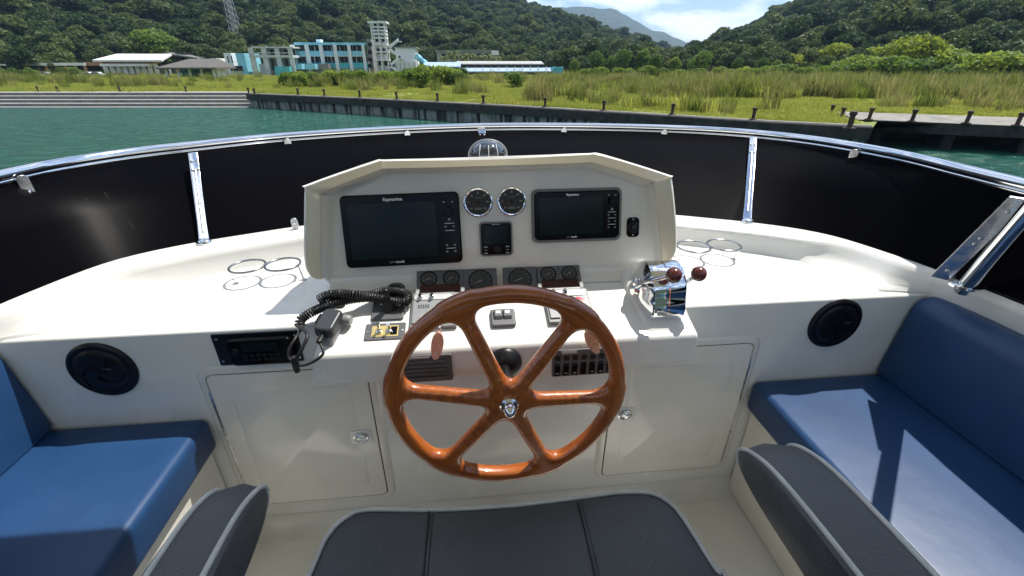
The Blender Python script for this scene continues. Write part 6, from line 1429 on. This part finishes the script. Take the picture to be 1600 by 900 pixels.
# ------------------------------------------------------------------ grass and reeds
def tuft(rs, n, h, spread, wd, bend):
    vs = []; fs = []
    for _ in range(n):
        a = rs.rand() * 6.28; q = spread * math.sqrt(rs.rand()); b = np.array([q * math.cos(a), q * math.sin(a), 0]); hh = h * (0.5 + 0.6 * rs.rand()); dr = rs.rand() * 6.28; o_ = np.array([math.cos(dr), math.sin(dr), 0]); s = np.array([-o_[1], o_[0], 0]) * wd; bd = bend * rs.rand() * hh
        m1 = b + o_ * bd * 0.3 + np.array([0, 0, hh * 0.6]); t1 = b + o_ * bd + np.array([0, 0, hh]); k = len(vs); vs += [b - s, b + s, m1 + s * 0.8, m1 - s * 0.8, t1]; fs += [[k, k + 1, k + 2, k + 3], [k + 3, k + 2, k + 4]]
    return vs, fs
rs = np.random.RandomState(5)
GP = protos([('grass_tuft', *tuft(rs, 46, 0.42, 0.75, 0.022, 0.6), 'grassm') for _ in range(4)], 'grass_protos')
RPc = protos([('reed_tuft', *tuft(rs, 60, 1.9, 0.75, 0.034, 0.45), 'reed') for _ in range(3)] + [('weed_tuft', *tuft(rs, 50, 1.1, 0.8, 0.04, 0.6), 'grassm') for _ in range(2)], 'reed_protos')
def inside(x, y):
    # behind the quay line / the steps / the jetty
    lx = np.array([-900, -28.0] + [q[0] for q in QL] + [30.2, 41, 110, 400]); ly = np.array([157, 72.5] + [q[1] + 1.5 for q in QL] + [38.0, 32.0, -8, -150]); return y > np.interp(x, lx, ly) + 0.2
n_ = 90000; ang = rs.uniform(-52, 60, n_) ; r = 30 * np.exp(rs.rand(n_) * math.log(200 / 30)); x = r * np.sin(np.radians(ang + 0)); y = r * np.cos(np.radians(ang)); ok = inside(x, y)
x, y, r = x[ok], y[ok], r[ok]; den = 0.6 * vnoise(x, y, 9, 77) + 0.7 * vnoise(x, y, 2.2, 78); ok = (den > -0.22) | (rs.rand(len(x)) < 0.25); x, y, r, den = x[ok], y[ok], r[ok], den[ok]; n_ = len(x); print('grass', n_)
scatter('meadow_grass', np.stack([x, y, np.full(n_, ZL - 0.03)], 1), rs.rand(n_) * 6.28, (0.55 + 0.6 * rs.rand(n_)) * (0.8 + den * 0.9) * (0.75 + r / 160), rs.randint(0, 4, n_), GP, 'short yellow green grass covering the meadow')
# reed beds
pts = []
for (u0, u1, v0, v1, n_) in ((970, 1130, 132, 157, 900), (1130, 1330, 128, 156, 900), (1230, 1300, 140, 160, 300), (1330, 1480, 132, 158, 700), (1480, 1620, 134, 160, 500), (880, 1000, 128, 140, 250), (450, 720, 126, 138, 500), (0, 250, 120, 134, 260), (720, 900, 124, 133, 160), (1000, 1600, 124, 132, 700)):
    for _ in range(n_):
        P = atz(rs.uniform(u0, u1), rs.uniform(v0, v1), ZL)
        if math.hypot(P[0], P[1]) < 200: pts.append(P)
for _ in range(2600):
    a_ = R_(rs.uniform(-45, 56)); r_ = 40 * math.exp(rs.rand() * math.log(4)); P = np.array([r_ * math.sin(a_), r_ * math.cos(a_), ZL])
    if inside(P[0], P[1] - 4) and vnoise(np.array([P[0]]), np.array([P[1]]), 11, 55)[0] > 0.02: pts.append(P)
pts = np.array(pts); dn_ = vnoise(pts[:, 0], pts[:, 1], 5, 91); pts = pts[dn_ > -0.18]; n_ = len(pts)
near = np.hypot(pts[:, 0], pts[:, 1]); ix = np.where(rs.rand(n_) < 0.62, rs.randint(0, 3, n_), rs.randint(3, 5, n_))
scatter('tall_reeds', np.stack([pts[:, 0], pts[:, 1], np.full(n_, ZL - 0.05)], 1), rs.rand(n_) * 6.28, (0.45 + 0.75 * rs.rand(n_)) * (1 + 0.9 * vnoise(pts[:, 0], pts[:, 1], 8, 44)), ix, RPc, 'tall rough reeds and weeds growing in clumps across the meadow')

# ------------------------------------------------------------------ haze
hz = box('haze', (-5600, -5600, ZW - 1.0), (5600, 5600, 900), 'hull'); hz['kind'] = 'stuff'; hz['label'] = 'thin pale haze over the harbour'
m = bpy.data.materials.new('haze_air'); m.use_nodes = True; tt_ = m.node_tree; tt_.nodes.clear(); oo = tt_.nodes.new('ShaderNodeOutputMaterial'); pv = tt_.nodes.new('ShaderNodeVolumePrincipled')
pv.inputs['Color'].default_value = (0.45, 0.68, 1.0, 1); pv.inputs['Density'].default_value = 0.00015; pv.inputs['Anisotropy'].default_value = 0.2; tt_.links.new(pv.outputs[0], oo.inputs['Volume'])
hz.data.materials.clear(); hz.data.materials.append(m)
